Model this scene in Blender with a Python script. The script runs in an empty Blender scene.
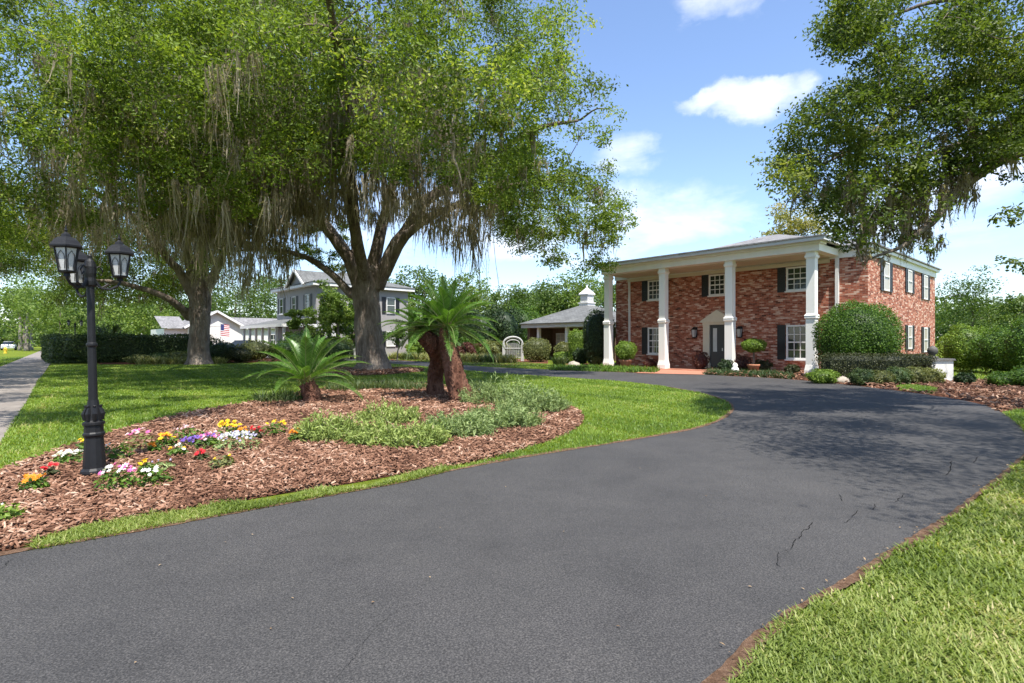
import bpy, math, random
import numpy as np
from mathutils import Vector, noise as mnoise

rng = np.random.default_rng(11)
random.seed(11)
F, CX, CY, EYE = 550.0, 512.0, 341.5, 1.5
U = np.array([0.669, -0.743, 0.0]); S = np.array([0.743, 0.669, 0.0]); ZV = np.array([0, 0, 1.0])
ROT = -math.radians(48.0)
scene = bpy.context.scene
col = scene.collection


def G(px, py):
    """ground point seen at a pixel"""
    d = EYE * F / (py - CY)
    return np.array([(px - CX) / F * d, d, 0.0])


def W(px, py, d):
    return np.array([(px - CX) / F * d, d, EYE + (CY - py) / F * d])


# ------------------------------------------------------------------ mesh builder
class MB:
    def __init__(self):
        self.v, self.q, self.t, self.n = [], [], [], 0

    def add(self, verts, quads=None, tris=None, mat=0, var=None):
        verts = np.asarray(verts, dtype=np.float64).reshape(-1, 3)
        for arr, store, k in ((quads, self.q, 4), (tris, self.t, 3)):
            if arr is None or len(arr) == 0:
                continue
            a = np.asarray(arr, dtype=np.int64).reshape(-1, k) + self.n
            if var is None:
                vv = np.full(len(a), rng.random())
            elif np.ndim(var) == 0:
                vv = np.full(len(a), float(var))
            else:
                vv = np.asarray(var, dtype=np.float64)
            store.append((a, np.full(len(a), mat, dtype=np.int32), vv))
        self.v.append(verts)
        self.n += len(verts)
        return self

    def box(self, x0, x1, y0, y1, z0, z1, mat=0):
        v = [(x0, y0, z0), (x1, y0, z0), (x1, y1, z0), (x0, y1, z0), (x0, y0, z1), (x1, y0, z1), (x1, y1, z1), (x0, y1, z1)]
        q = [(0, 3, 2, 1), (4, 5, 6, 7), (0, 1, 5, 4), (1, 2, 6, 5), (2, 3, 7, 6), (3, 0, 4, 7)]
        return self.add(v, q, mat=mat)

    def frustum(self, cx, cy, z0, z1, a0, b0, a1, b1, mat=0):
        v = [(cx - a0, cy - b0, z0), (cx + a0, cy - b0, z0), (cx + a0, cy + b0, z0), (cx - a0, cy + b0, z0),
             (cx - a1, cy - b1, z1), (cx + a1, cy - b1, z1), (cx + a1, cy + b1, z1), (cx - a1, cy + b1, z1)]
        q = [(0, 3, 2, 1), (4, 5, 6, 7), (0, 1, 5, 4), (1, 2, 6, 5), (2, 3, 7, 6), (3, 0, 4, 7)]
        return self.add(v, q, mat=mat)

    def bar(self, p0, p1, w, h=None, mat=0):
        p0 = np.asarray(p0, float); p1 = np.asarray(p1, float)
        d = p1 - p0; d /= np.linalg.norm(d)
        a = np.cross(d, ZV)
        if np.linalg.norm(a) < 1e-3:
            a = np.array([1.0, 0, 0])
        a /= np.linalg.norm(a); b = np.cross(a, d)
        h = w if h is None else h
        v = []
        for p in (p0, p1):
            for sx, sy in ((-1, -1), (1, -1), (1, 1), (-1, 1)):
                v.append(p + a * sx * w / 2 + b * sy * h / 2)
        return self.add(v, [(0, 1, 2, 3), (7, 6, 5, 4), (0, 4, 5, 1), (1, 5, 6, 2), (2, 6, 7, 3), (3, 7, 4, 0)], mat=mat)

    def tube(self, pts, rad, n=8, mat=0, bump=0.0, var=None, cap=True):
        pts = np.asarray(pts, float); m = len(pts)
        rad = np.broadcast_to(np.asarray(rad, float), (m,))
        tan = np.gradient(pts, axis=0)
        tan /= np.linalg.norm(tan, axis=1)[:, None] + 1e-9
        ref = np.array([0.31, 0.87, 0.2]) if abs(tan[0][2]) > 0.7 else np.array([0.1, 0.1, 1.0])
        a = np.cross(tan, ref); a /= np.linalg.norm(a, axis=1)[:, None] + 1e-9
        b = np.cross(tan, a)
        th = np.arange(n) * 2 * math.pi / n
        rr = rad[:, None] * np.ones((m, n))
        if bump:
            ph = rng.random(4) * 6
            zz = np.arange(m)[:, None]
            rr = rr * (1 + bump * (np.sin(3 * th + ph[0] + zz * .25) * .6 + np.sin(5 * th + ph[1] - zz * .4) * .5 + rng.normal(0, .22, (m, n))))
        v = pts[:, None, :] + rr[..., None] * (np.cos(th)[None, :, None] * a[:, None, :] + np.sin(th)[None, :, None] * b[:, None, :])
        i = np.arange(m - 1)[:, None] * n; j = np.arange(n)[None, :]; k = (j + 1) % n
        q = np.stack([i + j, i + k, i + n + k, i + n + j], -1).reshape(-1, 4)
        v = v.reshape(-1, 3); tr = None
        if cap:
            v = np.vstack([v, pts[0], pts[-1]])
            jj = np.arange(n); kk = (jj + 1) % n
            tr = np.vstack([np.stack([kk, jj, np.full(n, m * n)], -1),
                            np.stack([(m - 1) * n + jj, (m - 1) * n + kk, np.full(n, m * n + 1)], -1)])
        return self.add(v, q, tr, mat=mat, var=var)

    def lathe(self, prof, c=(0, 0, 0), n=16, mat=0, ph=None):
        prof = np.asarray(prof, float); m = len(prof)
        th = np.arange(n) * 2 * math.pi / n + (math.pi / n if ph is None else ph)
        v = np.zeros((m, n, 3))
        v[..., 0] = prof[:, 0:1] * np.cos(th); v[..., 1] = prof[:, 0:1] * np.sin(th); v[..., 2] = prof[:, 1:2]
        v += np.asarray(c)
        i = np.arange(m - 1)[:, None] * n; j = np.arange(n)[None, :]; k = (j + 1) % n
        q = np.stack([i + j, i + k, i + n + k, i + n + j], -1).reshape(-1, 4)
        return self.add(v.reshape(-1, 3), q, mat=mat)

    def prism(self, poly, y0, y1, mat=0):
        """polygon in (x,z), extruded along y"""
        n = len(poly)
        v = [(x, y0, z) for x, z in poly] + [(x, y1, z) for x, z in poly]
        q = [(i, (i + 1) % n, n + (i + 1) % n, n + i) for i in range(n)]
        tr = [(0, i + 1, i) for i in range(1, n - 1)] + [(n, n + i, n + i + 1) for i in range(1, n - 1)]
        return self.add(v, q, tr, mat=mat)

    def build(self, name, mats, parent=None, origin=(0, 0, 0), smooth=False):
        me = bpy.data.meshes.new(name)
        V = np.vstack(self.v) - np.asarray(origin, float)
        Q = np.vstack([a for a, _, _ in self.q]) if self.q else np.zeros((0, 4), int)
        T = np.vstack([a for a, _, _ in self.t]) if self.t else np.zeros((0, 3), int)
        mi = np.concatenate([m for _, m, _ in self.q] + [m for _, m, _ in self.t]).astype(np.int32)
        vr = np.concatenate([x for _, _, x in self.q] + [x for _, _, x in self.t]).astype(np.float32)
        me.vertices.add(len(V)); me.vertices.foreach_set('co', V.astype(np.float32).ravel())
        loops = np.concatenate([Q.ravel(), T.ravel()]).astype(np.int32)
        me.loops.add(len(loops)); me.loops.foreach_set('vertex_index', loops)
        nf = len(Q) + len(T)
        me.polygons.add(nf)
        ls = np.concatenate([np.arange(len(Q)) * 4, len(Q) * 4 + np.arange(len(T)) * 3]).astype(np.int32)
        me.polygons.foreach_set('loop_start', ls)
        if not isinstance(mats, (list, tuple)):
            mats = [mats]
        for m in mats:
            me.materials.append(m)
        me.polygons.foreach_set('material_index', mi)
        me.polygons.foreach_set('use_smooth', np.full(nf, bool(smooth)))
        at = me.attributes.new('var', 'FLOAT', 'FACE')
        at.data.foreach_set('value', vr)
        me.update(calc_edges=True)
        o = bpy.data.objects.new(name, me)
        col.objects.link(o)
        if parent:
            o.parent = parent
        else:
            o.location = tuple(origin)
        return o


def tag(o, label=None, cat=None, group=None, kind=None):
    for k, v in (('label', label), ('category', cat), ('group', group), ('kind', kind)):
        if v:
            o[k] = v
    return o


def thing(name, label, cat, loc=(0, 0, 0), rz=0.0, group=None, tilt=None):
    o = bpy.data.objects.new(name, None)
    col.objects.link(o)
    o.empty_display_size = 0.2
    o.location = tuple(loc); o.rotation_euler = (tilt[0] if tilt else 0, tilt[1] if tilt else 0, rz)
    return tag(o, label, cat, group)


def copy_tree(o, loc, rz=None, label=None, scale=1.0):
    r = o.copy(); col.objects.link(r); r.location = tuple(loc)
    r.scale = (scale, scale, scale)
    if rz is not None:
        r.rotation_euler = (0, 0, rz)
    if label:
        r['label'] = label
    for ch in list(o.children):
        c = ch.copy(); col.objects.link(c); c.parent = r
        for g in ch.children:
            e = g.copy(); col.objects.link(e); e.parent = c
    return r


# ------------------------------------------------------------------ materials
def newmat(name):
    m = bpy.data.materials.new(name); m.use_nodes = True
    nt = m.node_tree
    return m, nt, nt.nodes['Principled BSDF'], nt.nodes['Material Output']


def N(nt, typ, **kw):
    n = nt.nodes.new(typ)
    for k, v in kw.items():
        if k in n.inputs:
            n.inputs[k].default_value = v
        else:
            setattr(n, k, v)
    return n


def ramp(nt, stops, interp='LINEAR'):
    r = nt.nodes.new('ShaderNodeValToRGB')
    r.color_ramp.interpolation = interp
    e = r.color_ramp.elements
    while len(e) < len(stops):
        e.new(0.5)
    for x, (p, c) in zip(e, stops):
        x.position = p; x.color = (*c, 1) if len(c) == 3 else c
    return r


def mathn(nt, op, a, b=None):
    n = nt.nodes.new('ShaderNodeMath'); n.operation = op
    for i, x in enumerate((a, b)):
        if x is None:
            continue
        if isinstance(x, (int, float)):
            n.inputs[i].default_value = x
        else:
            nt.links.new(x, n.inputs[i])
    return n.outputs[0]


def mixc(nt, fac, a, b, blend='MIX'):
    n = nt.nodes.new('ShaderNodeMix'); n.data_type = 'RGBA'; n.blend_type = blend
    for idx, x in ((0, fac), (6, a), (7, b)):
        if isinstance(x, (int, float)):
            n.inputs[idx].default_value = x
        elif isinstance(x, tuple):
            n.inputs[idx].default_value = (*x, 1)
        else:
            nt.links.new(x, n.inputs[idx])
    return n.outputs[2]


def noise(nt, vec, scale, detail=4, rough=0.55, dist=0.0):
    n = N(nt, 'ShaderNodeTexNoise', Scale=scale, Detail=detail, Roughness=rough, Distortion=dist)
    nt.links.new(vec, n.inputs['Vector'])
    return n.outputs['Fac']


def bumpn(nt, p, h, strength=0.4, dist=0.02):
    b = N(nt, 'ShaderNodeBump', Strength=strength, Distance=dist)
    nt.links.new(h, b.inputs['Height']); nt.links.new(b.outputs[0], p.inputs['Normal'])


def simple(name, c, rough=0.6, var=0.12, scale=6.0, bump=0.0, metal=0.0, spec=0.5, streak=False):
    m, nt, p, _ = newmat(name)
    tc = nt.nodes.new('ShaderNodeTexCoord')
    vec = tc.outputs['Object']
    if streak:
        mp = N(nt, 'ShaderNodeMapping'); mp.inputs['Scale'].default_value = (1, 1, 0.15)
        nt.links.new(vec, mp.inputs[0]); vec = mp.outputs[0]
    f = noise(nt, vec, scale, 5, 0.6)
    r = ramp(nt, [(0.25, tuple(x * (1 - var) for x in c)), (0.75, tuple(min(1, x * (1 + var)) for x in c))])
    nt.links.new(f, r.inputs[0]); nt.links.new(r.outputs[0], p.inputs['Base Color'])
    p.inputs['Roughness'].default_value = rough; p.inputs['Metallic'].default_value = metal
    p.inputs['Specular IOR Level'].default_value = spec
    if bump:
        f2 = noise(nt, vec, scale * 6, 4, 0.6)
        bumpn(nt, p, f2, bump, 0.02)
    return m


def leafmat(name, stops, trans=0.35, rough=0.5, spec=0.3):
    m, nt, p, out = newmat(name)
    at = N(nt, 'ShaderNodeAttribute'); at.attribute_name = 'var'
    r = ramp(nt, stops); nt.links.new(at.outputs['Fac'], r.inputs[0])
    nt.links.new(r.outputs[0], p.inputs['Base Color'])
    p.inputs['Roughness'].default_value = rough; p.inputs['Specular IOR Level'].default_value = spec
    if trans:
        tb = N(nt, 'ShaderNodeBsdfTranslucent')
        br = mixc(nt, 1.0, r.outputs[0], (1.5, 1.55, 0.7), 'MULTIPLY')
        nt.links.new(br, tb.inputs[0])
        ms = N(nt, 'ShaderNodeMixShader'); ms.inputs[0].default_value = trans
        nt.links.new(p.outputs[0], ms.inputs[1]); nt.links.new(tb.outputs[0], ms.inputs[2])
        nt.links.new(ms.outputs[0], out.inputs[0])
    return m


def sc(c, k):
    return tuple(x * k for x in c)


OAK = leafmat('oak_leaf', [(0, (.050, .070, .014)), (.35, (.098, .145, .022)), (.75, (.185, .262, .036)), (1, (.34, .37, .075))], .40, .55, .25)
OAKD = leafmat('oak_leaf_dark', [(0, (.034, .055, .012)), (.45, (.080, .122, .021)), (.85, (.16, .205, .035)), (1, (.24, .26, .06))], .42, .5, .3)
BGL = leafmat('far_leaf', [(0, (.035, .065, .014)), (.5, (.075, .13, .024)), (1, (.15, .20, .045))], .3)
BGY = leafmat('yellow_leaf', [(0, (.09, .10, .02)), (.5, (.20, .20, .045)), (1, (.34, .28, .08))], .3)
BGP = leafmat('pale_leaf', [(0, (.06, .11, .02)), (.5, (.13, .20, .035)), (1, (.22, .28, .06))], .35)
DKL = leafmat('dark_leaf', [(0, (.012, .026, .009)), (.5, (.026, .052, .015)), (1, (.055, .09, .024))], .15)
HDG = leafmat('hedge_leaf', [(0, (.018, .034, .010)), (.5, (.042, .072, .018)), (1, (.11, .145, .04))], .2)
HDB = leafmat('brown_hedge_leaf', [(0, (.018, .022, .009)), (.5, (.040, .050, .016)), (1, (.085, .085, .03))], .2)
BOX = leafmat('bush_leaf', [(0, (.030, .065, .010)), (.5, (.065, .135, .016)), (1, (.14, .22, .03))], .3)
BOXL = leafmat('light_bush_leaf', [(0, (.07, .12, .015)), (.5, (.13, .21, .025)), (1, (.24, .31, .05))], .3)
OLV = leafmat('olive_leaf', [(0, (.07, .085, .03)), (.5, (.14, .155, .05)), (1, (.25, .25, .09))], .3)
RED = leafmat('red_leaf', [(0, (.05, .02, .018)), (.5, (.11, .035, .03)), (1, (.15, .10, .05))], .25)
JUN = leafmat('juniper_needle', [(0, (.10, .14, .03)), (.5, (.22, .285, .07)), (.9, (.36, .42, .13)), (1, (.32, .28, .16))], .25, .6)
JUNB = leafmat('grey_juniper_needle', [(0, (.09, .13, .04)), (.5, (.19, .26, .09)), (1, (.33, .39, .165))], .25, .6)
LIR = leafmat('strap_leaf', [(0, (.035, .065, .02)), (.5, (.075, .115, .04)), (1, (.16, .19, .08))], .3)
STRAW = leafmat('pale_strap_leaf', [(0, (.11, .13, .04)), (.5, (.22, .23, .085)), (1, (.36, .34, .16))], .3)
GRS = leafmat('grass_blade', [(0, (.060, .110, .014)), (.45, (.135, .215, .028)), (.85, (.24, .32, .055)), (1, (.34, .31, .11))], .4, .45, .4)
GRSY = leafmat('dry_grass_blade', [(0, (.075, .115, .018)), (.45, (.17, .225, .042)), (.8, (.30, .335, .10)), (1, (.44, .38, .19))], .4, .5, .3)
PLM = leafmat('palm_leaflet', [(0, (.035, .085, .014)), (.5, (.075, .165, .024)), (1, (.15, .26, .045))], .3, .4, .5)
RACH = leafmat('palm_stalk', [(0, (.13, .17, .06)), (1, (.25, .27, .11))], 0.0)
MOSS = leafmat('moss_strand', [(0, (.13, .11, .082)), (.5, (.27, .228, .178)), (1, (.45, .39, .32))], .5, .8, .2)
CHIP = leafmat('bark_chip', [(0, (.075, .034, .020)), (.35, (.165, .080, .047)), (.75, (.30, .165, .105)), (1, (.47, .32, .23))], 0.0, .8, .2)
LITTER = leafmat('dead_leaf', [(0, (.12, .07, .035)), (1, (.42, .30, .17))], .1, .7)

WHITE = simple('white_paint', (.74, .73, .70), .5, .05, 3, .05)
CREAM = simple('cream_paint', (.62, .56, .43), .6, .05, 3)
WARMW = simple('warm_white_paint', (.84, .82, .76), .5, .06, 2, streak=True)
BLACK = simple('black_paint', (.013, .013, .016), .45, .2, 8)
IRON = simple('black_cast_iron', (.010, .010, .011), .5, .25, 20, .15, 0.0, .3)
GREYS = simple('grey_siding', (.30, .285, .275), .7, .06, 2)
ARBP = simple('weathered_white_paint', (.40, .40, .38), .7, .15, 5)
GREYP = simple('pale_grey_paint', (.55, .55, .55), .6, .06, 2)
DOORM = simple('dark_door_paint', (.035, .037, .04), .4, .1, 3)
GLASS = simple('dark_window_glass', (.035, .045, .04), .05, .4, 1.5, spec=.9)
SKYGL = simple('sky_glass', (.50, .50, .48), .25, .15, 2)  # pale even tone, sky reflection painted into the glass colour
CURT = simple('curtained_window', (.40, .36, .29), .3, .15, 2)
LGLASS = simple('frosted_lamp_glass', (.46, .46, .44), .25, .12, 30, .3)
TERRA = simple('terracotta', (.36, .15, .08), .8, .15, 6, .1)
STONE = simple('rock_stone', (.33, .29, .24), .9, .3, 5, .6)
PLAST = simple('white_stucco', (.66, .64, .58), .85, .07, 4, .25)
URNM = simple('weathered_dark_stone', (.075, .07, .062), .7, .3, 9, .3)
GARD = simple('garage_door', (.42, .40, .36), .7, .04, 2)
CARB = simple('navy_car_paint', (.03, .045, .11), .25, .05, 2, spec=.7)
CARW = simple('white_car_paint', (.72, .72, .73), .25, .03, 2, spec=.7)
CARG = simple('car_glass', (.02, .025, .03), .06, .2, 2, spec=.9)
RUBB = simple('tyre_rubber', (.02, .02, .02), .8)
CHRM = simple('wheel_rim', (.45, .46, .47), .3, .1, 3, metal=.8)
HYD = simple('yellow_hydrant_paint', (.62, .42, .03), .5)
DARKIN = simple('dark_porch_ceiling', (.08, .075, .07), .9)
BROWNB = simple('brown_brick', (.12, .075, .05), .9, .35, 12, .2)
SIGNW = simple('sign_white', (.8, .8, .8), .5)
FLAGR = simple('flag_red', (.40, .03, .04), .8); FLAGW = simple('flag_white', (.75, .74, .74), .8); FLAGB = simple('flag_blue', (.03, .04, .16), .8)


def bark(name, c0, c1, c2, moss=0.0):
    m, nt, p, _ = newmat(name)
    tc = nt.nodes.new('ShaderNodeTexCoord')
    mp = N(nt, 'ShaderNodeMapping'); mp.inputs['Scale'].default_value = (1, 1, 0.22)
    nt.links.new(tc.outputs['Object'], mp.inputs[0])
    f = noise(nt, mp.outputs[0], 7, 8, .7, .4)
    g = noise(nt, tc.outputs['Object'], .9, 4, .6)
    v = N(nt, 'ShaderNodeTexVoronoi', Scale=11.0); v.feature = 'DISTANCE_TO_EDGE'
    nt.links.new(mp.outputs[0], v.inputs['Vector'])
    r = ramp(nt, [(.28, c0), (.5, c1), (.72, c2)])
    nt.links.new(f, r.inputs[0])
    patch = ramp(nt, [(.45, (0, 0, 0)), (.62, (1, 1, 1))]); nt.links.new(g, patch.inputs[0])
    c = mixc(nt, patch.outputs[0], r.outputs[0], sc(c2, 1.15))
    c = mixc(nt, .5, r.outputs[0], c)
    nt.links.new(c, p.inputs['Base Color'])
    p.inputs['Roughness'].default_value = .92; p.inputs['Specular IOR Level'].default_value = .2
    h = mathn(nt, 'ADD', f, mathn(nt, 'MULTIPLY', v.outputs['Distance'], 1.2))
    bumpn(nt, p, h, .9, .06)
    return m


BARK = bark('oak_bark', (.06, .045, .034), (.15, .115, .09), (.29, .245, .20))
BARKR = bark('palm_bark', (.035, .014, .009), (.105, .045, .028), (.20, .105, .07))
BARKP = bark('pale_bark', (.10, .085, .065), (.20, .17, .14), (.33, .30, .26))


def brickmat(name, stops, mortar, sx=1.0):
    m, nt, p, _ = newmat(name)
    tc = nt.nodes.new('ShaderNodeTexCoord')
    sp = nt.nodes.new('ShaderNodeSeparateXYZ'); nt.links.new(tc.outputs['Object'], sp.inputs[0])
    cb = nt.nodes.new('ShaderNodeCombineXYZ')
    nt.links.new(mathn(nt, 'ADD', sp.outputs[0], sp.outputs[1]), cb.inputs[0]); nt.links.new(sp.outputs[2], cb.inputs[1])
    b = N(nt, 'ShaderNodeTexBrick', Scale=1.0)
    b.inputs['Color1'].default_value = (0, 0, 0, 1); b.inputs['Color2'].default_value = (1, 1, 1, 1)
    b.inputs['Mortar Size'].default_value = .006; b.inputs['Brick Width'].default_value = .23; b.inputs['Row Height'].default_value = .077
    b.inputs['Mortar Smooth'].default_value = .3; b.inputs['Bias'].default_value = 0.0
    nt.links.new(cb.outputs[0], b.inputs['Vector'])
    mp = N(nt, 'ShaderNodeMapping'); mp.inputs['Scale'].default_value = (1, 3.0, 1)
    nt.links.new(cb.outputs[0], mp.inputs[0])
    f = noise(nt, mp.outputs[0], 2.3, 3, .65)
    k = mathn(nt, 'ADD', mathn(nt, 'MULTIPLY', b.outputs['Color'], .62), mathn(nt, 'MULTIPLY', mathn(nt, 'SUBTRACT', f, .5), 1.2))
    k = mathn(nt, 'ADD', k, .19)
    r = ramp(nt, stops); nt.links.new(k, r.inputs[0])
    c = mixc(nt, b.outputs['Fac'], r.outputs[0], mortar)
    nt.links.new(c, p.inputs['Base Color'])
    p.inputs['Roughness'].default_value = .9; p.inputs['Specular IOR Level'].default_value = .2
    h = mathn(nt, 'SUBTRACT', mathn(nt, 'MULTIPLY', f, .3), b.outputs['Fac'])
    bumpn(nt, p, h, .6, .012)
    return m


BRICK = brickmat('old_red_brick', [(.02, (.045, .018, .015)), (.22, (.22, .062, .036)), (.5, (.40, .125, .07)), (.63, (.46, .19, .12)), (.75, (.60, .38, .28)), (1, (.66, .50, .40))], (.33, .25, .20))
PAVER = brickmat('red_paver', [(.1, (.26, .10, .06)), (.6, (.40, .17, .11)), (1, (.5, .28, .2))], (.3, .2, .15))


def roofmat(name, c):
    m, nt, p, _ = newmat(name)
    tc = nt.nodes.new('ShaderNodeTexCoord')
    b = N(nt, 'ShaderNodeTexBrick', Scale=1.0)
    b.inputs['Color1'].default_value = (*sc(c, .8), 1); b.inputs['Color2'].default_value = (*sc(c, 1.2), 1); b.inputs['Mortar'].default_value = (*sc(c, .55), 1)
    b.inputs['Mortar Size'].default_value = .012; b.inputs['Brick Width'].default_value = .32; b.inputs['Row Height'].default_value = .15
    nt.links.new(tc.outputs['Object'], b.inputs['Vector'])
    f = noise(nt, tc.outputs['Object'], 1.2, 5, .65)
    r = ramp(nt, [(.3, (.75, .75, .75)), (.7, (1.2, 1.2, 1.2))]); nt.links.new(f, r.inputs[0])
    nt.links.new(mixc(nt, 1.0, b.outputs['Color'], r.outputs[0], 'MULTIPLY'), p.inputs['Base Color'])
    p.inputs['Roughness'].default_value = .9
    bumpn(nt, p, b.outputs['Fac'], -.5, .01)
    return m


ROOF = roofmat('grey_shingle', (.20, .195, .195))
ROOFD = roofmat('dark_grey_shingle', (.125, .128, .125))


def groundmat():
    m, nt, p, _ = newmat('lawn_ground')
    tc = nt.nodes.new('ShaderNodeTexCoord'); v = tc.outputs['Object']
    a = noise(nt, v, .5, 5, .6); b = noise(nt, v, 14, 5, .7); c = noise(nt, v, 60, 3, .7)
    r = ramp(nt, [(.3, (.06, .085, .010)), (.5, (.125, .165, .018)), (.7, (.20, .235, .032))]); nt.links.new(b, r.inputs[0])
    r2 = ramp(nt, [(.35, (.8, .85, .8)), (.65, (1.15, 1.1, 1.0))]); nt.links.new(a, r2.inputs[0])
    k = mixc(nt, 1.0, r.outputs[0], r2.outputs[0], 'MULTIPLY')
    r3 = ramp(nt, [(.3, (.65, .65, .65)), (.7, (1.3, 1.3, 1.3))]); nt.links.new(c, r3.inputs[0])
    k = mixc(nt, 1.0, k, r3.outputs[0], 'MULTIPLY')
    nt.links.new(k, p.inputs['Base Color']); p.inputs['Roughness'].default_value = 1.0; p.inputs['Specular IOR Level'].default_value = .1
    bumpn(nt, p, mathn(nt, 'ADD', b, c), .8, .05)
    return m


def asphaltmat():
    m, nt, p, _ = newmat('asphalt')
    tc = nt.nodes.new('ShaderNodeTexCoord'); v = tc.outputs['Object']
    a = noise(nt, v, .55, 5, .6, .3); b = noise(nt, v, 100, 3, .75); st = noise(nt, v, 2.2, 6, .7)
    vo = N(nt, 'ShaderNodeTexVoronoi', Scale=95.0); nt.links.new(v, vo.inputs['Vector'])
    r = ramp(nt, [(.3, (.0350, .0340, .0342)), (.7, (.0490, .0470, .0462))]); nt.links.new(a, r.inputs[0])
    r2 = ramp(nt, [(.30, (.30, .30, .31)), (.5, (1, 1, 1)), (.68, (2.3, 2.25, 2.15))]); nt.links.new(b, r2.inputs[0])
    k = mixc(nt, 1.0, r.outputs[0], r2.outputs[0], 'MULTIPLY')
    sp = ramp(nt, [(.93, (1, 1, 1)), (.97, (2.6, 2.5, 2.4))]); nt.links.new(mathn(nt, 'SUBTRACT', 1.0, vo.outputs['Distance']), sp.inputs[0])
    sep = nt.nodes.new('ShaderNodeSeparateColor'); nt.links.new(vo.outputs['Color'], sep.inputs[0])
    gate = ramp(nt, [(.72, (0, 0, 0)), (.74, (1, 1, 1))]); nt.links.new(sep.outputs[0], gate.inputs[0])
    k = mixc(nt, gate.outputs[0], k, mixc(nt, 1.0, k, sp.outputs[0], 'MULTIPLY'))
    r4 = ramp(nt, [(.3, (.86, .86, .86)), (.5, (1, 1, 1)), (.68, (1.09, 1.085, 1.07))]); nt.links.new(st, r4.inputs[0])
    k = mixc(nt, 1.0, k, r4.outputs[0], 'MULTIPLY')
    nt.links.new(k, p.inputs['Base Color']); p.inputs['Roughness'].default_value = .82; p.inputs['Specular IOR Level'].default_value = .35
    bumpn(nt, p, mathn(nt, 'ADD', b, mathn(nt, 'MULTIPLY', vo.outputs['Distance'], .8)), .55, .006)
    return m


def soilmat(name, c0, c1, c2, s=18):
    m, nt, p, _ = newmat(name)
    tc = nt.nodes.new('ShaderNodeTexCoord'); v = tc.outputs['Object']
    b = noise(nt, v, s, 7, .75); r = ramp(nt, [(.3, c0), (.5, c1), (.72, c2)]); nt.links.new(b, r.inputs[0])
    nt.links.new(r.outputs[0], p.inputs['Base Color']); p.inputs['Roughness'].default_value = 1.0; p.inputs['Specular IOR Level'].default_value = .1
    bumpn(nt, p, b, 1.0, .04)
    return m


def walkmat():
    m, nt, p, _ = newmat('concrete')
    tc = nt.nodes.new('ShaderNodeTexCoord'); v = tc.outputs['Object']
    a = noise(nt, v, 1.1, 6, .65); b = noise(nt, v, 40, 4, .7)
    br = N(nt, 'ShaderNodeTexBrick', Scale=1.0); br.offset = 0
    br.inputs['Brick Width'].default_value = 50; br.inputs['Row Height'].default_value = 1.5; br.inputs['Mortar Size'].default_value = .012
    nt.links.new(v, br.inputs['Vector'])
    r = ramp(nt, [(.3, (.165, .14, .12)), (.7, (.29, .255, .22))]); nt.links.new(a, r.inputs[0])
    k = mixc(nt, .3, r.outputs[0], mixc(nt, 1.0, r.outputs[0], b, 'MULTIPLY'))
    nt.links.new(mixc(nt, br.outputs['Fac'], k, (.09, .08, .07)), p.inputs['Base Color']); p.inputs['Roughness'].default_value = .9
    bumpn(nt, p, b, .3, .01)
    return m


GROUND = groundmat(); ASPH = asphaltmat(); WALK = walkmat()
MULCH = soilmat('mulch_base', (.045, .018, .010), (.13, .055, .032), (.27, .13, .08), 22)
SOIL = soilmat('edge_soil', (.07, .038, .022), (.16, .095, .06), (.28, .19, .13), 25)
CRACK = soilmat('crack_fill', (.006, .006, .006), (.010, .010, .010), (.02, .02, .02), 30)
ROADM = soilmat('street_asphalt', (.07, .07, .07), (.10, .10, .10), (.13, .13, .13), 30)


# ------------------------------------------------------------------ scattered blades, leaves
def unit(v):
    return v / (np.linalg.norm(v, axis=-1, keepdims=True) + 1e-9)


def add_leaves(mb, P, L, Wd, nrm=None, nbias=0.0, fold=.18, var=None, mat=0, droop=0.0, axis=None, abias=0.0):
    n = len(P)
    L = np.broadcast_to(L, (n,))[:, None] * rng.uniform(.65, 1.25, (n, 1)); Wd = np.broadcast_to(Wd, (n,))[:, None] * rng.uniform(.7, 1.2, (n, 1))
    nn = rng.normal(0, 1, (n, 3))
    if nrm is not None:
        nn = unit(nn) * (1 - nbias) + nrm * nbias
    nn = unit(nn)
    a = rng.normal(0, 1, (n, 3))
    if axis is not None:
        a = unit(a) * (1 - abias) + axis * abias
    a[:, 2] -= droop
    a = unit(a - nn * np.sum(a * nn, 1, keepdims=True))
    b = np.cross(nn, a)
    v = np.stack([P - a * L * .5, P - a * L * .02 + b * Wd * .5 + nn * Wd * fold, P + a * L * .5, P - a * L * .02 - b * Wd * .5 + nn * Wd * fold], 1).reshape(-1, 3)
    q = np.arange(n * 4).reshape(-1, 4)
    mb.add(v, q, mat=mat, var=rng.random(n) if var is None else var)


def add_blades(mb, P, L, Wd, lean, var=None, mat=0, up=None, curl=.5):
    """strap leaves rooted at P, bending over"""
    n = len(P)
    L = np.broadcast_to(L, (n,))[:, None] * rng.uniform(.6, 1.25, (n, 1)); Wd = np.broadcast_to(Wd, (n,))[:, None]
    th = rng.uniform(0, 2 * math.pi, n)
    o = np.stack([np.cos(th), np.sin(th), np.zeros(n)], 1)
    le = np.abs(rng.normal(lean, lean * .5, (n, 1)))
    d1 = unit(o * le + (ZV if up is None else up)); d2 = unit(o * (le + curl) + (ZV if up is None else up))
    si = np.stack([-np.sin(th), np.cos(th), np.zeros(n)], 1) * Wd * .5
    m = P + d1 * L * .5; t = m + d2 * L * .5
    v = np.stack([P - si * .8, P + si * .8, m + si, m - si, t], 1).reshape(-1, 3)
    i = np.arange(n)[:, None] * 5
    vv = rng.random(n) if var is None else var
    mb.add(v, i + np.array([[0, 1, 2, 3]]), i + np.array([[3, 2, 4]]), mat=mat, var=vv)


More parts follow.
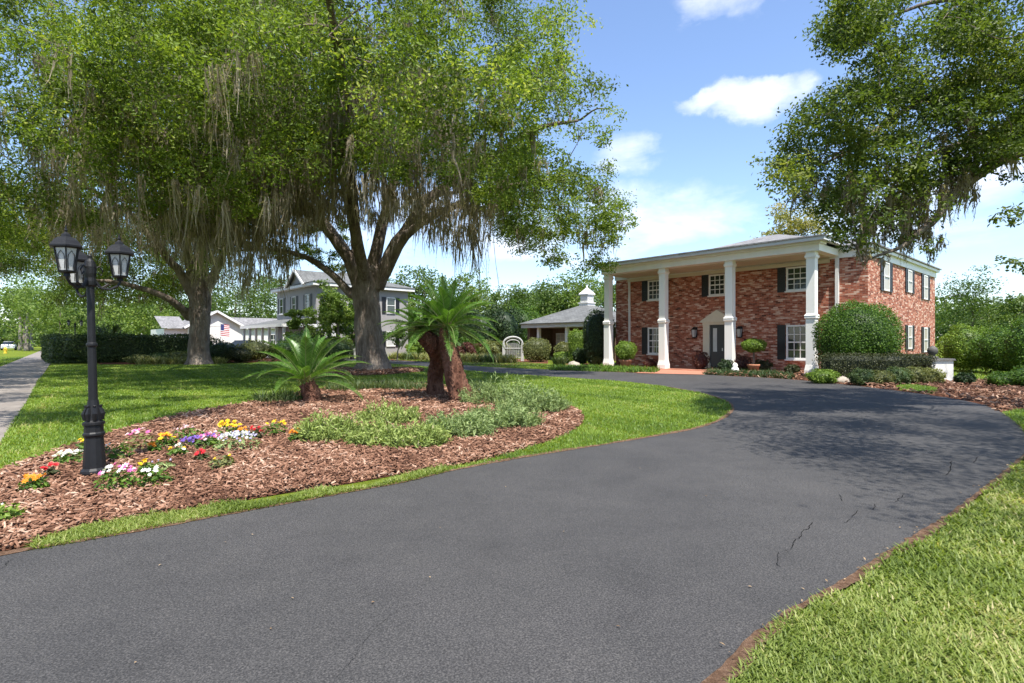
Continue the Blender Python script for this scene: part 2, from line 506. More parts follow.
def smooth_noise(P, s):
    return np.sin(P[:, 0] * s * 1.3 + 1.1) * np.sin(P[:, 1] * s * 1.1 + 2.3) + .6 * np.sin(P[:, 0] * s * 2.9 + P[:, 1] * s * 2.1 + .4)


def in_poly(P, poly):
    x, y = P[:, 0], P[:, 1]; inside = np.zeros(len(P), bool)
    n = len(poly)
    for i in range(n):
        x0, y0 = poly[i][:2]; x1, y1 = poly[(i + 1) % n][:2]
        c = ((y0 > y) != (y1 > y)) & (x < (x1 - x0) * (y - y0) / (y1 - y0 + 1e-12) + x0)
        inside ^= c
    return inside


def spline(pts, k=6):
    pts = np.asarray(pts, float); out = []
    e = np.vstack([2 * pts[0] - pts[1], pts, 2 * pts[-1] - pts[-2]])
    for i in range(1, len(e) - 2):
        p0, p1, p2, p3 = e[i - 1:i + 3]
        for t in np.arange(k) / k:
            out.append(.5 * ((2 * p1) + (p2 - p0) * t + (2 * p0 - 5 * p1 + 4 * p2 - p3) * t ** 2 + (3 * p1 - p0 - 3 * p2 + p3) * t ** 3))
    out.append(pts[-1])
    return np.array(out)


def flat(name, poly, z, mat, kind='structure', jitter=0.0):
    import bmesh
    bm = bmesh.new()
    vs = [bm.verts.new((p[0] + random.uniform(-jitter, jitter), p[1] + random.uniform(-jitter, jitter), z)) for p in poly]
    f = bm.faces.new(vs); f.normal_update()
    if f.normal.z < 0:
        f.normal_flip()
    bmesh.ops.triangulate(bm, faces=[f])
    me = bpy.data.meshes.new(name); bm.to_mesh(me); bm.free(); me.materials.append(mat)
    o = bpy.data.objects.new(name, me); col.objects.link(o)
    if kind:
        o['kind'] = kind
    return o


# ------------------------------------------------------------------ ground, drive, walk
inner_px = [(0, 557), (60, 546), (130, 534), (200, 521), (270, 508), (340, 495), (400, 484), (450, 472), (520, 459), (600, 446), (660, 436), (700, 428), (725, 418), (733, 409),
            (726, 401), (700, 393), (660, 386), (620, 381.5), (560, 377.5), (494, 373.2), (440, 368), (400, 364.3)]
inner = [G(*p) for p in inner_px]
inner = [inner[0] - S * q for q in (9, 4, 1.5)] + inner + [inner[-1] - U * q for q in (5, 22)]
inner = spline(inner, 6)
outer_px = [(712, 683), (735, 660), (760, 636), (800, 610), (850, 580), (900, 548), (945, 520), (985, 490), (1018, 462), (1032, 446), (1022, 428), (1003, 413.5), (980, 404.5), (950, 398.5), (905, 392),
            (860, 386.5), (815, 381.5), (770, 378.3), (730, 376.3), (700, 374.8), (640, 373.2), (560, 370), (494, 367.4), (440, 363.3), (400, 360.7)]
outer = [G(*p) for p in outer_px]
outer = [outer[0] - S * q for q in (9, 4, 1.6, .6)] + outer + [outer[-1] - U * q for q in (5, 22)]
outer = spline(outer, 6)

g = MB()
xs = np.concatenate([-np.geomspace(400, 30, 10), np.linspace(-25, 30, 23), np.geomspace(35, 400, 10)])
ys = np.concatenate([[-60, -30, -10], np.linspace(0, 60, 25), np.geomspace(70, 700, 9)])
Xg, Yg = np.meshgrid(xs, ys)
V = np.stack([Xg.ravel(), Yg.ravel(), np.zeros(Xg.size)], 1)
nx = len(xs); i = np.arange(len(ys) - 1)[:, None] * nx; j = np.arange(nx - 1)[None, :]
g.add(V, np.stack([i + j, i + j + 1, i + nx + j + 1, i + nx + j], -1).reshape(-1, 4))
tag(g.build('ground', GROUND), kind='structure')

drive_poly = np.vstack([outer, inner[::-1]])
flat('driveway', drive_poly, .012, ASPH)

# dirt margin along the near outer edge of the drive
def resample(P, step):
    L = np.r_[0, np.cumsum(np.linalg.norm(np.diff(P, axis=0), axis=1))]
    q = np.arange(0, L[-1], step)
    return np.stack([np.interp(q, L, P[:, k]) for k in range(3)], 1)


def margin(path, side, w0, w1):
    P = resample(path, .07); t_ = unit(np.gradient(P, axis=0)); nn = np.stack([t_[:, 1], -t_[:, 0], np.zeros(len(t_))], 1) * side
    q = np.arange(len(P)) * .07
    wv = w0 + w1 * (.5 + .3 * np.sin(q * 2.1) + .25 * np.sin(q * 5.3 + 1) + rng.normal(0, .12, len(P)))
    a = P - nn * (.012 + .012 * np.abs(rng.normal(0, 1, (len(P), 1)))); b = P + nn * np.clip(wv, .02, 1)[:, None]
    a[:, 2] = .016; b[:, 2] = .02; n_ = len(P)
    f = [(i, i + n_, i + n_ + 1, i + 1) if side > 0 else (i, i + 1, i + n_ + 1, i + n_) for i in range(n_ - 1)]
    tag(MB().add(np.vstack([a, b]), f).build('soil_edge', SOIL), kind='structure')


near_edge = outer[:60]
k0 = np.argmin(np.linalg.norm(outer - G(712, 683), axis=1))
margin(outer[k0 - 8:k0 + 62], 1, .02, .07)
margin(inner[12:118], -1, .03, .06)

# cracks in the asphalt
def crack(px_pts, w):
    pts = spline([G(*p) for p in px_pts], 5)
    pts[:, :2] += rng.normal(0, .006, (len(pts), 2))
    t = unit(np.gradient(pts, axis=0)); nn = np.stack([-t[:, 1], t[:, 0], np.zeros(len(t))], 1)
    ww = .55 * w * (.3 + .9 * rng.random(len(pts)))[:, None]; ww[0] = ww[-1] = .001
    m = len(pts); v = np.vstack([pts - nn * ww, pts + nn * ww]); v[:, 2] = .016
    crk.add(v, [(i, i + 1, i + m + 1, i + m) for i in range(m - 1)])


crk = MB()
crack([(812, 524), (808, 530), (804, 532), (800, 539), (795, 542), (793, 548), (788, 554)], .006)
crack([(779, 554), (777, 562), (780, 569)], .004)
crack([(840, 496), (842, 503)], .005)
crack([(858, 512), (852, 519), (845, 525)], .005)
crack([(875, 506), (873, 512)], .005)
crack([(905, 495), (899, 500), (896, 504)], .005)
crack([(952, 462), (950, 470), (947, 477)], .009)
crack([(978, 458), (974, 464)], .008)
crack([(400, 610), (388, 620), (372, 634), (362, 650), (352, 664), (340, 678), (330, 690)], .0011)
crack([(455, 596), (430, 604), (400, 610)], .0008)
crack([(10, 562), (5, 567), (2, 571)], .003)
tag(crk.build('driveway_crack', CRACK), kind='structure')

# sidewalk and street
wa = G(0, 445); wb = G(27.7, 400)
wd = unit(wb - wa); wn = np.array([-wd[1], wd[0], 0])
wl = 2.2
angw = math.atan2(wd[1], wd[0])


def strip(name, off0, off1, z, mat, y0=-12, y1=300):
    L = MB(); h = z
    L.box(0, off1 - off0, y0, y1, -.05, h)
    # local x = left of walk, local y = along the walk
    o = L.build(name, mat)
    o.location = tuple(wa + wn * off0); o.rotation_euler = (0, 0, math.atan2(wn[1], wn[0]))
    tag(o, kind='structure'); return o


# local frame: x along wn, y must be along wd -> mirror handled by sign
o = strip('sidewalk', 0, wl, .006, WALK, -300, 12)
o = strip('street', 9.5, 17.5, .02, ROADM, -300, 40)
o = strip('street_kerb', 9.3, 9.5, .12, WALK, -300, 40)

bed_px = [(0, 553), (40, 543), (90, 526), (150, 517), (215, 506), (290, 493), (350, 484), (400, 475), (440, 469), (490, 459), (535, 446), (568, 434), (583, 421), (576, 411), (555, 405.5), (525, 401), (490, 396), (455, 389), (420, 385), (380, 384),
          (345, 388), (310, 393), (270, 401), (230, 408), (190, 415), (130, 430), (60, 452), (0, 473)]
bed = spline([G(*p) for p in bed_px] + [G(0, 473) + np.array([-.5, -.3, 0]), G(0, 553) + np.array([-.6, -.1, 0])], 4)
flat('mulch_bed', bed, .008, MULCH)
oak_c = np.array([-7.1, 28.0, 0])
ring = np.array([oak_c + np.array([2.6 * math.cos(t), 3.0 * math.sin(t) - .9, 0]) * (1 + .07 * math.sin(3 * t)) for t in np.linspace(0, 2 * math.pi, 40, endpoint=False)])
flat('mulch_bed', ring, .008, MULCH)
# bed along the house front and on the far right
hb_px = [(545, 371.2), (560, 370.2), (640, 373.4), (642, 371), (600, 366), (560, 366)]
hb1 = [G(*p) for p in [(549, 370.6), (600, 372.2), (640, 373.3), (646, 370.0), (625, 364.5), (590, 362.5), (556, 364.5)]]
flat('mulch_bed', hb1, .008, MULCH)
hb2 = [G(*p) for p in [(703, 374.9), (730, 376.2), (770, 378.2), (815, 381.3), (860, 386.2), (903, 391.2), (912, 388), (930, 385.5), (950, 384.5), (962, 384), (1020, 386.5), (1060, 388)]]
hb2 += [G(1062, 400), G(1040, 409), G(1003, 413.2), G(980, 404.2), G(950, 398), G(925, 394.8), G(940, 386.5), G(912, 388.5), G(906, 391)][0:6]
hb2 = [G(*p) for p in [(703, 374.9), (730, 376.2), (770, 378.2), (815, 381.3), (860, 386.2), (905, 391.8), (950, 398.2), (980, 404.2), (1003, 413.2), (1040, 409), (1070, 400), (1060, 385), (1000, 381.5), (962, 381), (948, 381.5), (915, 378), (880, 372), (840, 368.5), (815, 367.5), (780, 367), (745, 366.5), (712, 367.2)]]
flat('mulch_bed', hb2, .008, MULCH)
hb3 = [G(*p) for p in [(390, 360.2), (440, 362.8), (500, 366.2), (548, 363.5), (548, 360), (500, 358), (440, 356.5), (392, 355.5)]]
flat('mulch_bed', hb3, .010, MULCH)
lb = [G(*p) for p in [(100, 364.5), (150, 364.5), (200, 364), (250, 362.5), (300, 361), (330, 360), (330, 356), (200, 354), (90, 358)]]
flat('mulch_bed', lb, .010, MULCH)
flat('brick_walk', [G(*p) for p in [(636, 373.6), (704, 375.2), (712, 368.2), (690, 367.2), (655, 366.6)]], .03, PAVER)
flat('lawn_patch', [G(*p) for p in [(900, 390.6), (935, 394.5), (938, 389), (915, 386.2), (896, 386.2)]], .02, GROUND)


# ------------------------------------------------------------------ mulch chips
def scatter_poly(poly, n, power, d0, dmax=80, expand=0):
    poly = np.asarray(poly)
    lo = poly[:, :2].min(0) - expand; hi = poly[:, :2].max(0) + expand
    out = []; tot = 0
    for _ in range(60):
        P = np.zeros((n * 2, 3)); P[:, :2] = rng.uniform(lo, hi, (n * 2, 2))
        d = np.hypot(P[:, 0], P[:, 1])
        keep = (rng.random(len(P)) < np.minimum(1, (d0 / np.maximum(d, d0 * .5)) ** power)) & (d < dmax)
        P = P[keep]; P = P[in_poly(P, poly)]
        out.append(P); tot += len(P)
        if tot > n:
            break
    return np.vstack(out)[:n]


def chips(name, poly, n, power, d0, s0, label=None, excl=()):
    P = scatter_poly(poly, n, power, d0)
    for e in excl:
        P = P[~in_poly(P, e)]
    mb = MB(); n = len(P)
    d = np.hypot(P[:, 0], P[:, 1])
    k = np.clip((d / 6) ** .55, .8, 2.6)[:, None]
    L = rng.uniform(.035, .10, (n, 1)) * k * s0; Wd = rng.uniform(.014, .034, (n, 1)) * k * s0; H = rng.uniform(.004, .012, (n, 1)) * k * s0
    P[:, 2] = .012 + rng.random(n) ** 1.5 * .05 * k[:, 0]
    th = rng.uniform(0, 6.283, n); tl = rng.normal(0, .33, n); rl = rng.normal(0, .4, n)
    a = np.stack([np.cos(th) * np.cos(tl), np.sin(th) * np.cos(tl), np.sin(tl)], 1)
    b = unit(np.stack([-np.sin(th), np.cos(th), rl], 1)); c = np.cross(a, b)
    v = []
    for sa, sb, scz in ((-1, -.7, 0), (1, -1, 0), (.85, 1, 0), (-1.1, .6, 0), (-.9, -.5, 1), (.9, -.8, 1), (.75, .8, 1), (-1, .5, 1)):
        v.append(P + a * L * .5 * sa + b * Wd * .5 * sb + c * H * scz)
    v = np.stack(v, 1).reshape(-1, 3)
    i = np.arange(n)[:, None] * 8
    f = np.array([(4, 5, 6, 7), (0, 1, 5, 4), (1, 2, 6, 5), (2, 3, 7, 6), (3, 0, 4, 7)])
    q = (i[:, None, :] + f[None]).reshape(-1, 4)
    mb.add(v, q, var=np.repeat(np.clip(rng.beta(1.3, 1.6, n) + .13 * smooth_noise(P, 1.6) + .1 * smooth_noise(P, 5.1), 0, 1), 5))
    return tag(mb.build(name, CHIP), label or 'reddish brown bark mulch chips', 'mulch', kind='stuff')


chips('bark_mulch', bed, 76000, 1.2, 5.5, .82, 'loose reddish bark mulch chips covering the island flower bed')
chips('bark_mulch', ring, 3500, 0.5, 24, 1.0, 'bark mulch ring around the big oak trunk')
chips('bark_mulch', hb2, 7000, 1, 14, 1.0, 'bark mulch in the bed at the right of the brick house', excl=([G(*p) for p in [(900, 390.6), (935, 394.5), (938, 389), (915, 386.2), (896, 386.2)]],))

# ------------------------------------------------------------------ grass
def grass(poly, n, power, d0, L, Wd, lean, label, excl=(), dmax=70, mat=None):
    P = scatter_poly(poly, n, power, d0, dmax)
    for e in excl:
        P = P[~in_poly(P, e)]
    d = np.hypot(P[:, 0], P[:, 1]); k = np.clip((d / d0) ** .75, .8, 4.0)
    mb = MB()
    tone = np.clip(.45 + .17 * smooth_noise(P, 1.1) + .10 * smooth_noise(P, 3.7) + rng.normal(0, .20, len(P)), 0, 1)
    P[:, 2] = .0
    add_blades(mb, P, L * np.minimum(k, 1.25) * (1 + .18 * smooth_noise(P, 2.3)), Wd * k, lean, tone, curl=.9)
    return tag(mb.build('grass', mat or GRS), label, 'grass', kind='stuff')


_p = resample(outer[k0 - 3:k0 + 64], .25); _t = unit(np.gradient(_p, axis=0)); _n = np.stack([_t[:, 1], -_t[:, 0], np.zeros(len(_t))], 1)
_p = _p + _n * (.035 + .025 * np.sin(np.arange(len(_p)) * 1.1) + .02 * np.sin(np.arange(len(_p)) * 2.7 + 1) + rng.uniform(0, .02, len(_p)))[:, None]
_p = _p[:np.argmax(_p[:, 0]) + 1]
right_lawn = np.vstack([_p, [[9, 9.5, 0], [9, 1, 0], [.35, 1.0, 0]]])
right_lawn = right_lawn[right_lawn[:, 1] > -3]
grass(right_lawn, 170000, 1.6, 2.6, .058, .0072, 1.0, 'bright green lawn of broad grass blades right of the driveway', mat=GRSY)
bnear = [G(*p) for p in [(0, 553), (40, 543), (90, 526), (150, 517), (215, 506), (290, 493), (350, 484), (400, 475), (440, 469)]]
isl = [p for p in spline([G(*p) for p in [(440, 469), (490, 459), (535, 446), (568, 434), (583, 421), (576, 411), (555, 405.5), (525, 401), (490, 396), (455, 389), (420, 385), (380, 384), (345, 388), (310, 393), (270, 401), (230, 408), (190, 415), (130, 430), (60, 452), (0, 473)]], 4)]
# narrow strip of grass between bed and drive plus island tip
strip_in = spline([G(*p) for p in [(30, 552), (60, 547), (130, 534), (200, 521), (270, 508), (340, 495), (400, 484), (450, 472)]], 4)
strip_out = spline([G(*p) for p in [(32, 544), (60, 535), (90, 526), (120, 522), (150, 514.5), (185, 511), (215, 504), (240, 504.5), (262, 504), (290, 498), (320, 490), (350, 489.5), (385, 484), (410, 476), (440, 467)]], 4)
gs = np.vstack([strip_in, strip_out[::-1]])
grass(gs, 13000, .8, 4.5, .055, .007, 1.0, 'narrow uneven strip of grass between mulch bed and asphalt', mat=GRSY)
tip = [G(*p) for p in [(440, 471), (450, 472), (520, 459), (600, 446), (660, 436), (700, 428), (725, 418), (733, 409), (726, 401), (700, 393), (660, 386), (620, 381.5), (560, 377.5), (494, 373.2), (440, 368), (400, 364.3)]] + [G(330, 362)] + [G(200, 364.6), G(100, 365), G(52, 365), G(38, 380), G(27.7, 400), G(14, 420), G(0, 445)] + isl[::-1]
tip = np.array(tip)
tipn = tip
grass(tip, 200000, 1.35, 6.5, .055, .008, 1.0, 'island lawn inside the loop of the driveway, partly in oak shade', excl=(ring,))
patch = np.array([G(*p) for p in [(900, 390.6), (935, 394.5), (938, 389), (915, 386.2), (896, 386.2)]])
grass(patch, 5000, 1, 14, .08, .012, .8, 'small tongue of lawn beside the driveway in front of the plinth')
farl = np.array([G(*p) for p in [(1003, 413.5), (1022, 428), (1032, 446), (1100, 440), (1100, 405), (1040, 409)]])
grass(farl, 9000, 1, 8, .08, .009, .8, 'lawn corner at the right end of the driveway bend')
farr = np.array([G(*p) for p in [(946, 381), (1010, 381), (1060, 381), (1050, 362), (940, 362)]])
grass(farr, 14000, .8, 20, .09, .016, .8, 'sunny side lawn beyond the white plinth')
fars = np.array([G(*p) for p in [(395, 360.2), (440, 363), (494, 367), (550, 369.6), (556, 365), (500, 361), (400, 356)]])
grass(fars, 14000, .5, 30, .09, .022, .8, 'thin sunlit lawn strip beyond the far arm of the driveway')
verge = np.array([wa + wn * (wl) - wd * 2, wa + wn * 9.2 - wd * 2, wa + wn * 9.2 + wd * 60, wa + wn * wl + wd * 60])
grass(verge, 26000, .9, 22, .09, .018, .8, 'grass verge between sidewalk and street', dmax=75)

# fallen leaves on drive
lt = MB()
P = np.array([G(random.uniform(60, 900), random.uniform(480, 670)) for _ in range(12)] + [G(*p) for p in [(160, 508 + 60), (530, 460 + 5), (810, 456), (318, 476), (750, 590), (706, 498), (860, 460), (440, 530), (900, 530), (640, 470), (225, 545), (420, 470)]])
P[:, 2] = .022
add_leaves(lt, P, .024, .013, np.tile(ZV, (len(P), 1)), .85)
P = resample(outer[k0:k0 + 55], .01)[rng.integers(0, 700, 80)] + np.c_[rng.normal(.03, .04, (80, 2)), np.full(80, .03)]
add_leaves(lt, P, .028, .011, np.tile(ZV, (len(P), 1)), .7)
tag(lt.build('leaf_litter', LITTER), 'dry fallen leaves scattered along the drive edge', 'fallen leaves', kind='stuff')


# ------------------------------------------------------------------ trees
def moss_bunch(mb, p, length, n, spread, width=.018):
    """a hanging tangle: wavering strands with short side wisps"""
    n = int(n * 1.1); k = 7
    gd = np.array([random.gauss(0, .07), random.gauss(0, .07), 0])
    for _ in range(n):
        q = random.random()
        L = length * (.12 + .88 * q ** 1.7)
        sp_ = spread * (1.3 - .8 * q)
        s = p + np.array([random.gauss(0, sp_), random.gauss(0, sp_), random.uniform(-.05, .18)])
        zz = np.linspace(0, 1, k)
        dr = gd + np.array([random.gauss(0, .10), random.gauss(0, .10), 0])
        pts = s + np.outer(zz ** 1.3, dr) * L - np.outer(zz, ZV) * L
        pts[1:, :2] += np.cumsum(rng.normal(0, .016 + .012 * L, (k - 1, 2)), 0) * .7
        th = random.uniform(0, 3.14); a = np.array([math.cos(th), math.sin(th), 0])
        w = width * np.array([.6, 1.0, 1.1, .9, .7, .45, .1]) * random.uniform(.4, 1.5) * rng.uniform(.4, 1.6, k)
        v = np.vstack([pts - a * w[:, None], pts + a * w[:, None]])
        tone = float(np.clip(random.gauss(.5, .25), 0, 1))
        mb.add(v, [(i, i + 1, i + k + 1, i + k) for i in range(k - 1)], var=tone)
        m_ = 7
        f = rng.random(m_) * .92; P = np.stack([np.interp(f, zz, pts[:, c]) for c in range(3)], 1)
        mb.wisp.append((P + rng.normal(0, width * 1.2, (m_, 3)), np.full(m_, width * 7), np.full(m_, width * .9), np.full(m_, tone)))


def moss_flush(mb):
    if mb.wisp:
        P, L, Wd, T_ = (np.concatenate(x) for x in zip(*mb.wisp))
        add_leaves(mb, P, L, Wd, axis=np.tile(-ZV, (len(P), 1)), abias=.42, var=np.clip(T_ + rng.normal(0, .12, len(P)), 0, 1))


def clump_points(c, r, n, flatz=.75):
    d = unit(rng.normal(0, 1, (n, 3))); rr = rng.random((n, 1)) ** .55
    return c + d * rr * np.array([r, r, r * flatz])


def tree(name, label, cat, base, limbs, clusters, radii, leaf, per, lmat, bmat=None, group=None, moss=None, branch_r=.05, lbias=.5, tsides=12, twigs=True, voxel=0):
    bmat = bmat or BARK
    base = np.asarray(base, float)
    root = thing(name, label, cat, base, group=group)
    t = MB(); sk = []
    for pts, r0, r1 in limbs:
        sp_ = spline(pts, 5); m = len(sp_)
        if isinstance(r0, (list, tuple)):
            rad = np.interp(np.linspace(0, 1, m), np.linspace(0, 1, len(r0)), r0)
        else:
            rad = np.linspace(0, 1, m) ** .8 * (r1 - r0) + r0
        seg = np.linalg.norm(np.diff(sp_, axis=0), axis=1)
        sp_[2:-1] += rng.normal(0, 1, (m - 3, 3)) * np.minimum(.16 * seg[1:-1], rad[2:-1] * .35)[:, None]
        sp_[2:-1] = sp_[2:-1] * .6 + .2 * (sp_[1:-2] + sp_[3:])
        t.tube(sp_, rad, tsides if np.max(rad) > .12 else 6, bump=.055)
        sk.append(np.c_[sp_, rad])
    sk = np.vstack(sk)
    tr = t.build('trunk', bmat, root, base, smooth=True)
    if voxel:
        md = tr.modifiers.new('join', 'REMESH'); md.mode = 'VOXEL'; md.voxel_size = voxel; md.use_smooth_shade = True
        m2 = tr.modifiers.new('soft', 'SMOOTH'); m2.iterations = 4; m2.factor = .5
    if twigs:
        t = MB()
        CL = np.asarray(clusters)
        order = np.argsort([np.min(np.linalg.norm(sk[:, :3] - c, axis=1)) for c in CL])
        for ci in order:
            c = CL[ci]
            dd = np.linalg.norm(sk[:, :3] - c, axis=1) + np.where(sk[:, 2] > c[2] + 1.2, 1.5, 0) + np.where(sk[:, 3] < .012, .6, 0)
            q = sk[np.argmin(dd)]
            s = q[:3]
            ln = np.linalg.norm(c - s)
            if ln < .25:
                continue
            mid = (s + c) / 2 + rng.normal(0, .13, 3) * ln + np.array([0, 0, .10 * ln])
            sp_ = spline([s, mid, c], 4)
            r0 = min(branch_r * (.55 + .12 * ln), q[3] * .75 + .003)
            rad = np.linspace(r0, max(.25 * r0, .006), len(sp_))
            t.tube(sp_, rad, 5, cap=False)
            sk = np.vstack([sk, np.c_[sp_[2:], rad[2:]]])
        tw = t
    lf = MB()
    if twigs:
        for (q_, m_, v_) in tw.q:
            m_[:] = 1
        lf.v, lf.q, lf.t, lf.n = tw.v, tw.q, tw.t, tw.n
    per = np.where(np.asarray(radii) < .3, per // 5, per)
    CL_ = np.asarray(clusters); RD_ = np.asarray(radii, float); NS = 13          # sprays of leaves within each clump
    d = unit(rng.normal(0, 1, (len(CL_), NS, 3))); rr = rng.random((len(CL_), NS, 1)) ** .5
    SC = CL_[:, None] + d * rr * RD_[:, None, None] * np.array([1, 1, .75])
    per = np.broadcast_to(per, (len(CL_),))
    ci = np.repeat(np.arange(len(CL_)), per); n = len(ci); si = rng.integers(0, NS, n)
    sp_r = (RD_[ci] * .235)[:, None]
    P = SC[ci, si] + rng.normal(0, 1, (n, 3)) * sp_r * np.array([1, 1, .55])
    d = unit(P - CL_[ci])
    stone = rng.normal(0, .12, (len(CL_), NS)); ctone = rng.normal(0, .15, len(CL_))
    tone = np.clip(rng.normal(.5, .13, n) + stone[ci, si] + ctone[ci], 0, 1)
    up = np.tile(ZV, (n, 1))
    add_leaves(lf, P, leaf[0], leaf[1], unit(up * .8 + d * .6), lbias, var=tone)
    lf.build('crown', [lmat, bmat], root, base)
    if moss:
        mm = MB(); mm.wisp = []
        for (p, L, k, sp2) in moss:
            moss_bunch(mm, np.asarray(p, float), L, k, sp2)
        moss_flush(mm)
        mm.build('spanish_moss', MOSS, root, base)
    return root


def ell_clusters(c, r, rlow, n, ok, inner_=.35):
    out = []
    while len(out) < n:
        d = unit(rng.normal(0, 1, 3)); k = (inner_ + (1 - inner_) * random.random() ** .45)
        p = np.array(c) + d * k * np.array([r[0], r[1], r[2] if d[2] > 0 else rlow])
        if ok(p):
            out.append(p)
    return np.array(out)


def pxy(p):
    return CX + p[0] / p[1] * F, CY - (p[2] - EYE) / p[1] * F


# --- the big oak in the island
def ok1(p):
    if p[1] < 8:
        return False
    x, y = pxy(p)
    lim = np.interp(x, [150, 250, 300, 420, 490, 530, 600, 650], [215, 225, 190, 175, 220, 262, 272, 235])
    m = 14 + 300 / p[1]
    return y < lim - m * .35 and not (y < -260)


cl1 = ell_clusters((-6.0, 25.5, 9.3), (10.9, 12.5, 10.5), 4.6, 600, ok1)
r1 = rng.uniform(.65, 1.4, len(cl1))
for k_ in range(len(cl1)):
    if pxy(cl1[k_])[0] > 520:
        r1[k_] *= .8
cl1 = np.vstack([cl1] + [W(random.uniform(545, 635), random.uniform(200, 268), random.uniform(22, 27)) for _ in range(30)] + [W(x, y, 28) for x, y in ((232, 250), (218, 243), (248, 246), (205, 236))] + [W(random.uniform(272, 345), random.uniform(222, 272), random.uniform(32, 37)) for _ in range(24)]); r1 = np.r_[r1, rng.uniform(.45, .85, 30), .6, .6, .5, .6, rng.uniform(.5, .9, 24)]
B = lambda *a: [W(*p) for p in a]
limbs1 = [
    ([oak_c + [0, 0, -.1], oak_c + [0, 0, .5], W(370, 340, 28), W(367, 310, 28), W(366, 285, 28), W(365, 268, 28)], [1.1, .80, .70, .67, .68, .62], 0),
    (B((361, 290, 27.9), (340, 245, 27.5), (302, 208, 26.5), (265, 188, 25), (225, 165, 24)), .36, .10),
    (B((353, 296, 28), (322, 266, 28), (280, 250, 28), (240, 250, 28), (210, 238, 28)), .24, .03),
    (B((362, 285, 28), (353, 225, 28), (345, 150, 27), (330, 80, 26), (318, 0, 25)), .38, .10),
    (B((369, 280, 28), (384, 215, 28.5), (402, 150, 29), (412, 70, 30), (425, 0, 31)), .37, .10),
    (B((377, 288, 28), (402, 230, 27.5), (440, 190, 27), (485, 160, 26), (535, 130, 25), (580, 120, 25)), .37, .08),
    (B((381, 282, 28), (414, 228, 27), (455, 206, 25.5), (500, 188, 24), (555, 180, 23)), .27, .09),
    (B((366, 285, 27.8), (350, 190, 24), (345, 90, 19), (330, 10, 15), (320, -60, 13)), .32, .06),
    (B((374, 285, 28.2), (395, 240, 31), (430, 200, 34), (470, 190, 36)), .3, .1),
    (B((362, 285, 28.2), (330, 225, 31), (290, 190, 34)), .3, .1),
]
moss1 = []
for c, r in zip(cl1, r1):
    x, y = pxy(c)
    pr = .62 if y > 60 else .32
    if random.random() < pr:
        for _ in range(2):
            moss1.append((c + rng.normal(0, .5, 3) - np.array([0, 0, .3]), random.triangular(.4, 2.4, .8) * (1.25 if x < 470 else .8), random.randint(8, 18), random.uniform(.06, .22)))
for (x, y, d, L) in [(430, 225, 22, 2.4), (468, 215, 22, 4.0), (478, 212, 22, 4.4), (486, 220, 22.5, 4.2), (470, 232, 22, 3.6), (500, 235, 22, 2.4), (512, 262, 23, 1.5), (452, 205, 23, 3), (545, 245, 23, 1.5), (560, 250, 23, 1.8), (585, 245, 24, 1.4), (535, 225, 23, 1.6),
                      (250, 195, 24, 3.4), (262, 190, 24, 3.8), (275, 190, 24, 2.8), (300, 185, 24, 3), (330, 180, 23, 3), (285, 160, 22, 3), (310, 150, 22, 3.5), (345, 165, 22, 2.6), (375, 160, 23, 2.6), (400, 165, 23, 2.4), (420, 170, 23, 2.4), (395, 150, 22, 2.4), (240, 170, 23, 3.5), (325, 120, 21, 3), (300, 110, 20, 3), (410, 95, 20, 2), (380, 120, 20, 2), (465, 165, 24, 2.4), (445, 150, 23, 2.4), (480, 140, 22, 2)]:
    for _ in range(3 if L > 2.5 else 2):
        moss1.append((W(x + random.gauss(0, 6), y + random.gauss(0, 10), d), L * random.uniform(.5, 1.1), 13, .13))
n_b = 0
while n_b < 430:
    x, y, d = random.uniform(200, 475), random.uniform(70, 240), random.uniform(19.5, 27.5)
    room = (np.interp(x, [200, 285, 330, 420, 475], [305, 255, 232, 236, 292]) - y) / F * d
    if room < .5:
        continue
    for _ in range(2):
        moss1.append((W(x + random.gauss(0, 7), y + random.gauss(0, 7), d), min(room, random.triangular(.7, 3.4, 1.5)), 15, .16))
    n_b += 1
for _ in range(90):
    x, y = random.uniform(480, 605), random.uniform(60, 240)
    moss1.append((W(x, y, random.uniform(21, 27)), random.triangular(.5, 2.2, 1.0), 13, .10))
moss1 = [m_ for m_ in moss1 if np.min(np.linalg.norm(cl1 - m_[0], axis=1) / (.75 * r1)) < 1 or pxy(m_[0])[0] < 500]
px1 = np.array([pxy(c)[0] for c in cl1]); py1 = np.array([pxy(c)[1] for c in cl1])
r1 = np.where((py1 > 110) & (px1 > 205) & (px1 < 465), r1 * .8, r1)
per1 = (400 * np.where(px1 > 535, .55, 1.0) * np.where((py1 > 110) & (px1 < 465), .75, 1)).astype(int)
tree('oak_tree', 'massive moss-hung oak with forked trunk, standing in the island lawn behind the palms', 'tree', oak_c, limbs1, cl1, r1, (.15, .070), per1, OAK, BARK, 'moss-hung oaks', moss1, .07, voxel=.07)

# --- second oak behind the lamp
o2 = np.array([-20.5, 36.0, 0])


def ok2(p):
    if p[1] < 10:
        return False
    x, y = pxy(p)
    lim = np.interp(x, [-80, 0, 50, 130, 220, 300, 340], [250, 245, 225, 230, 235, 215, 150])
    return y < lim - 6 and y > -240 and x > -160


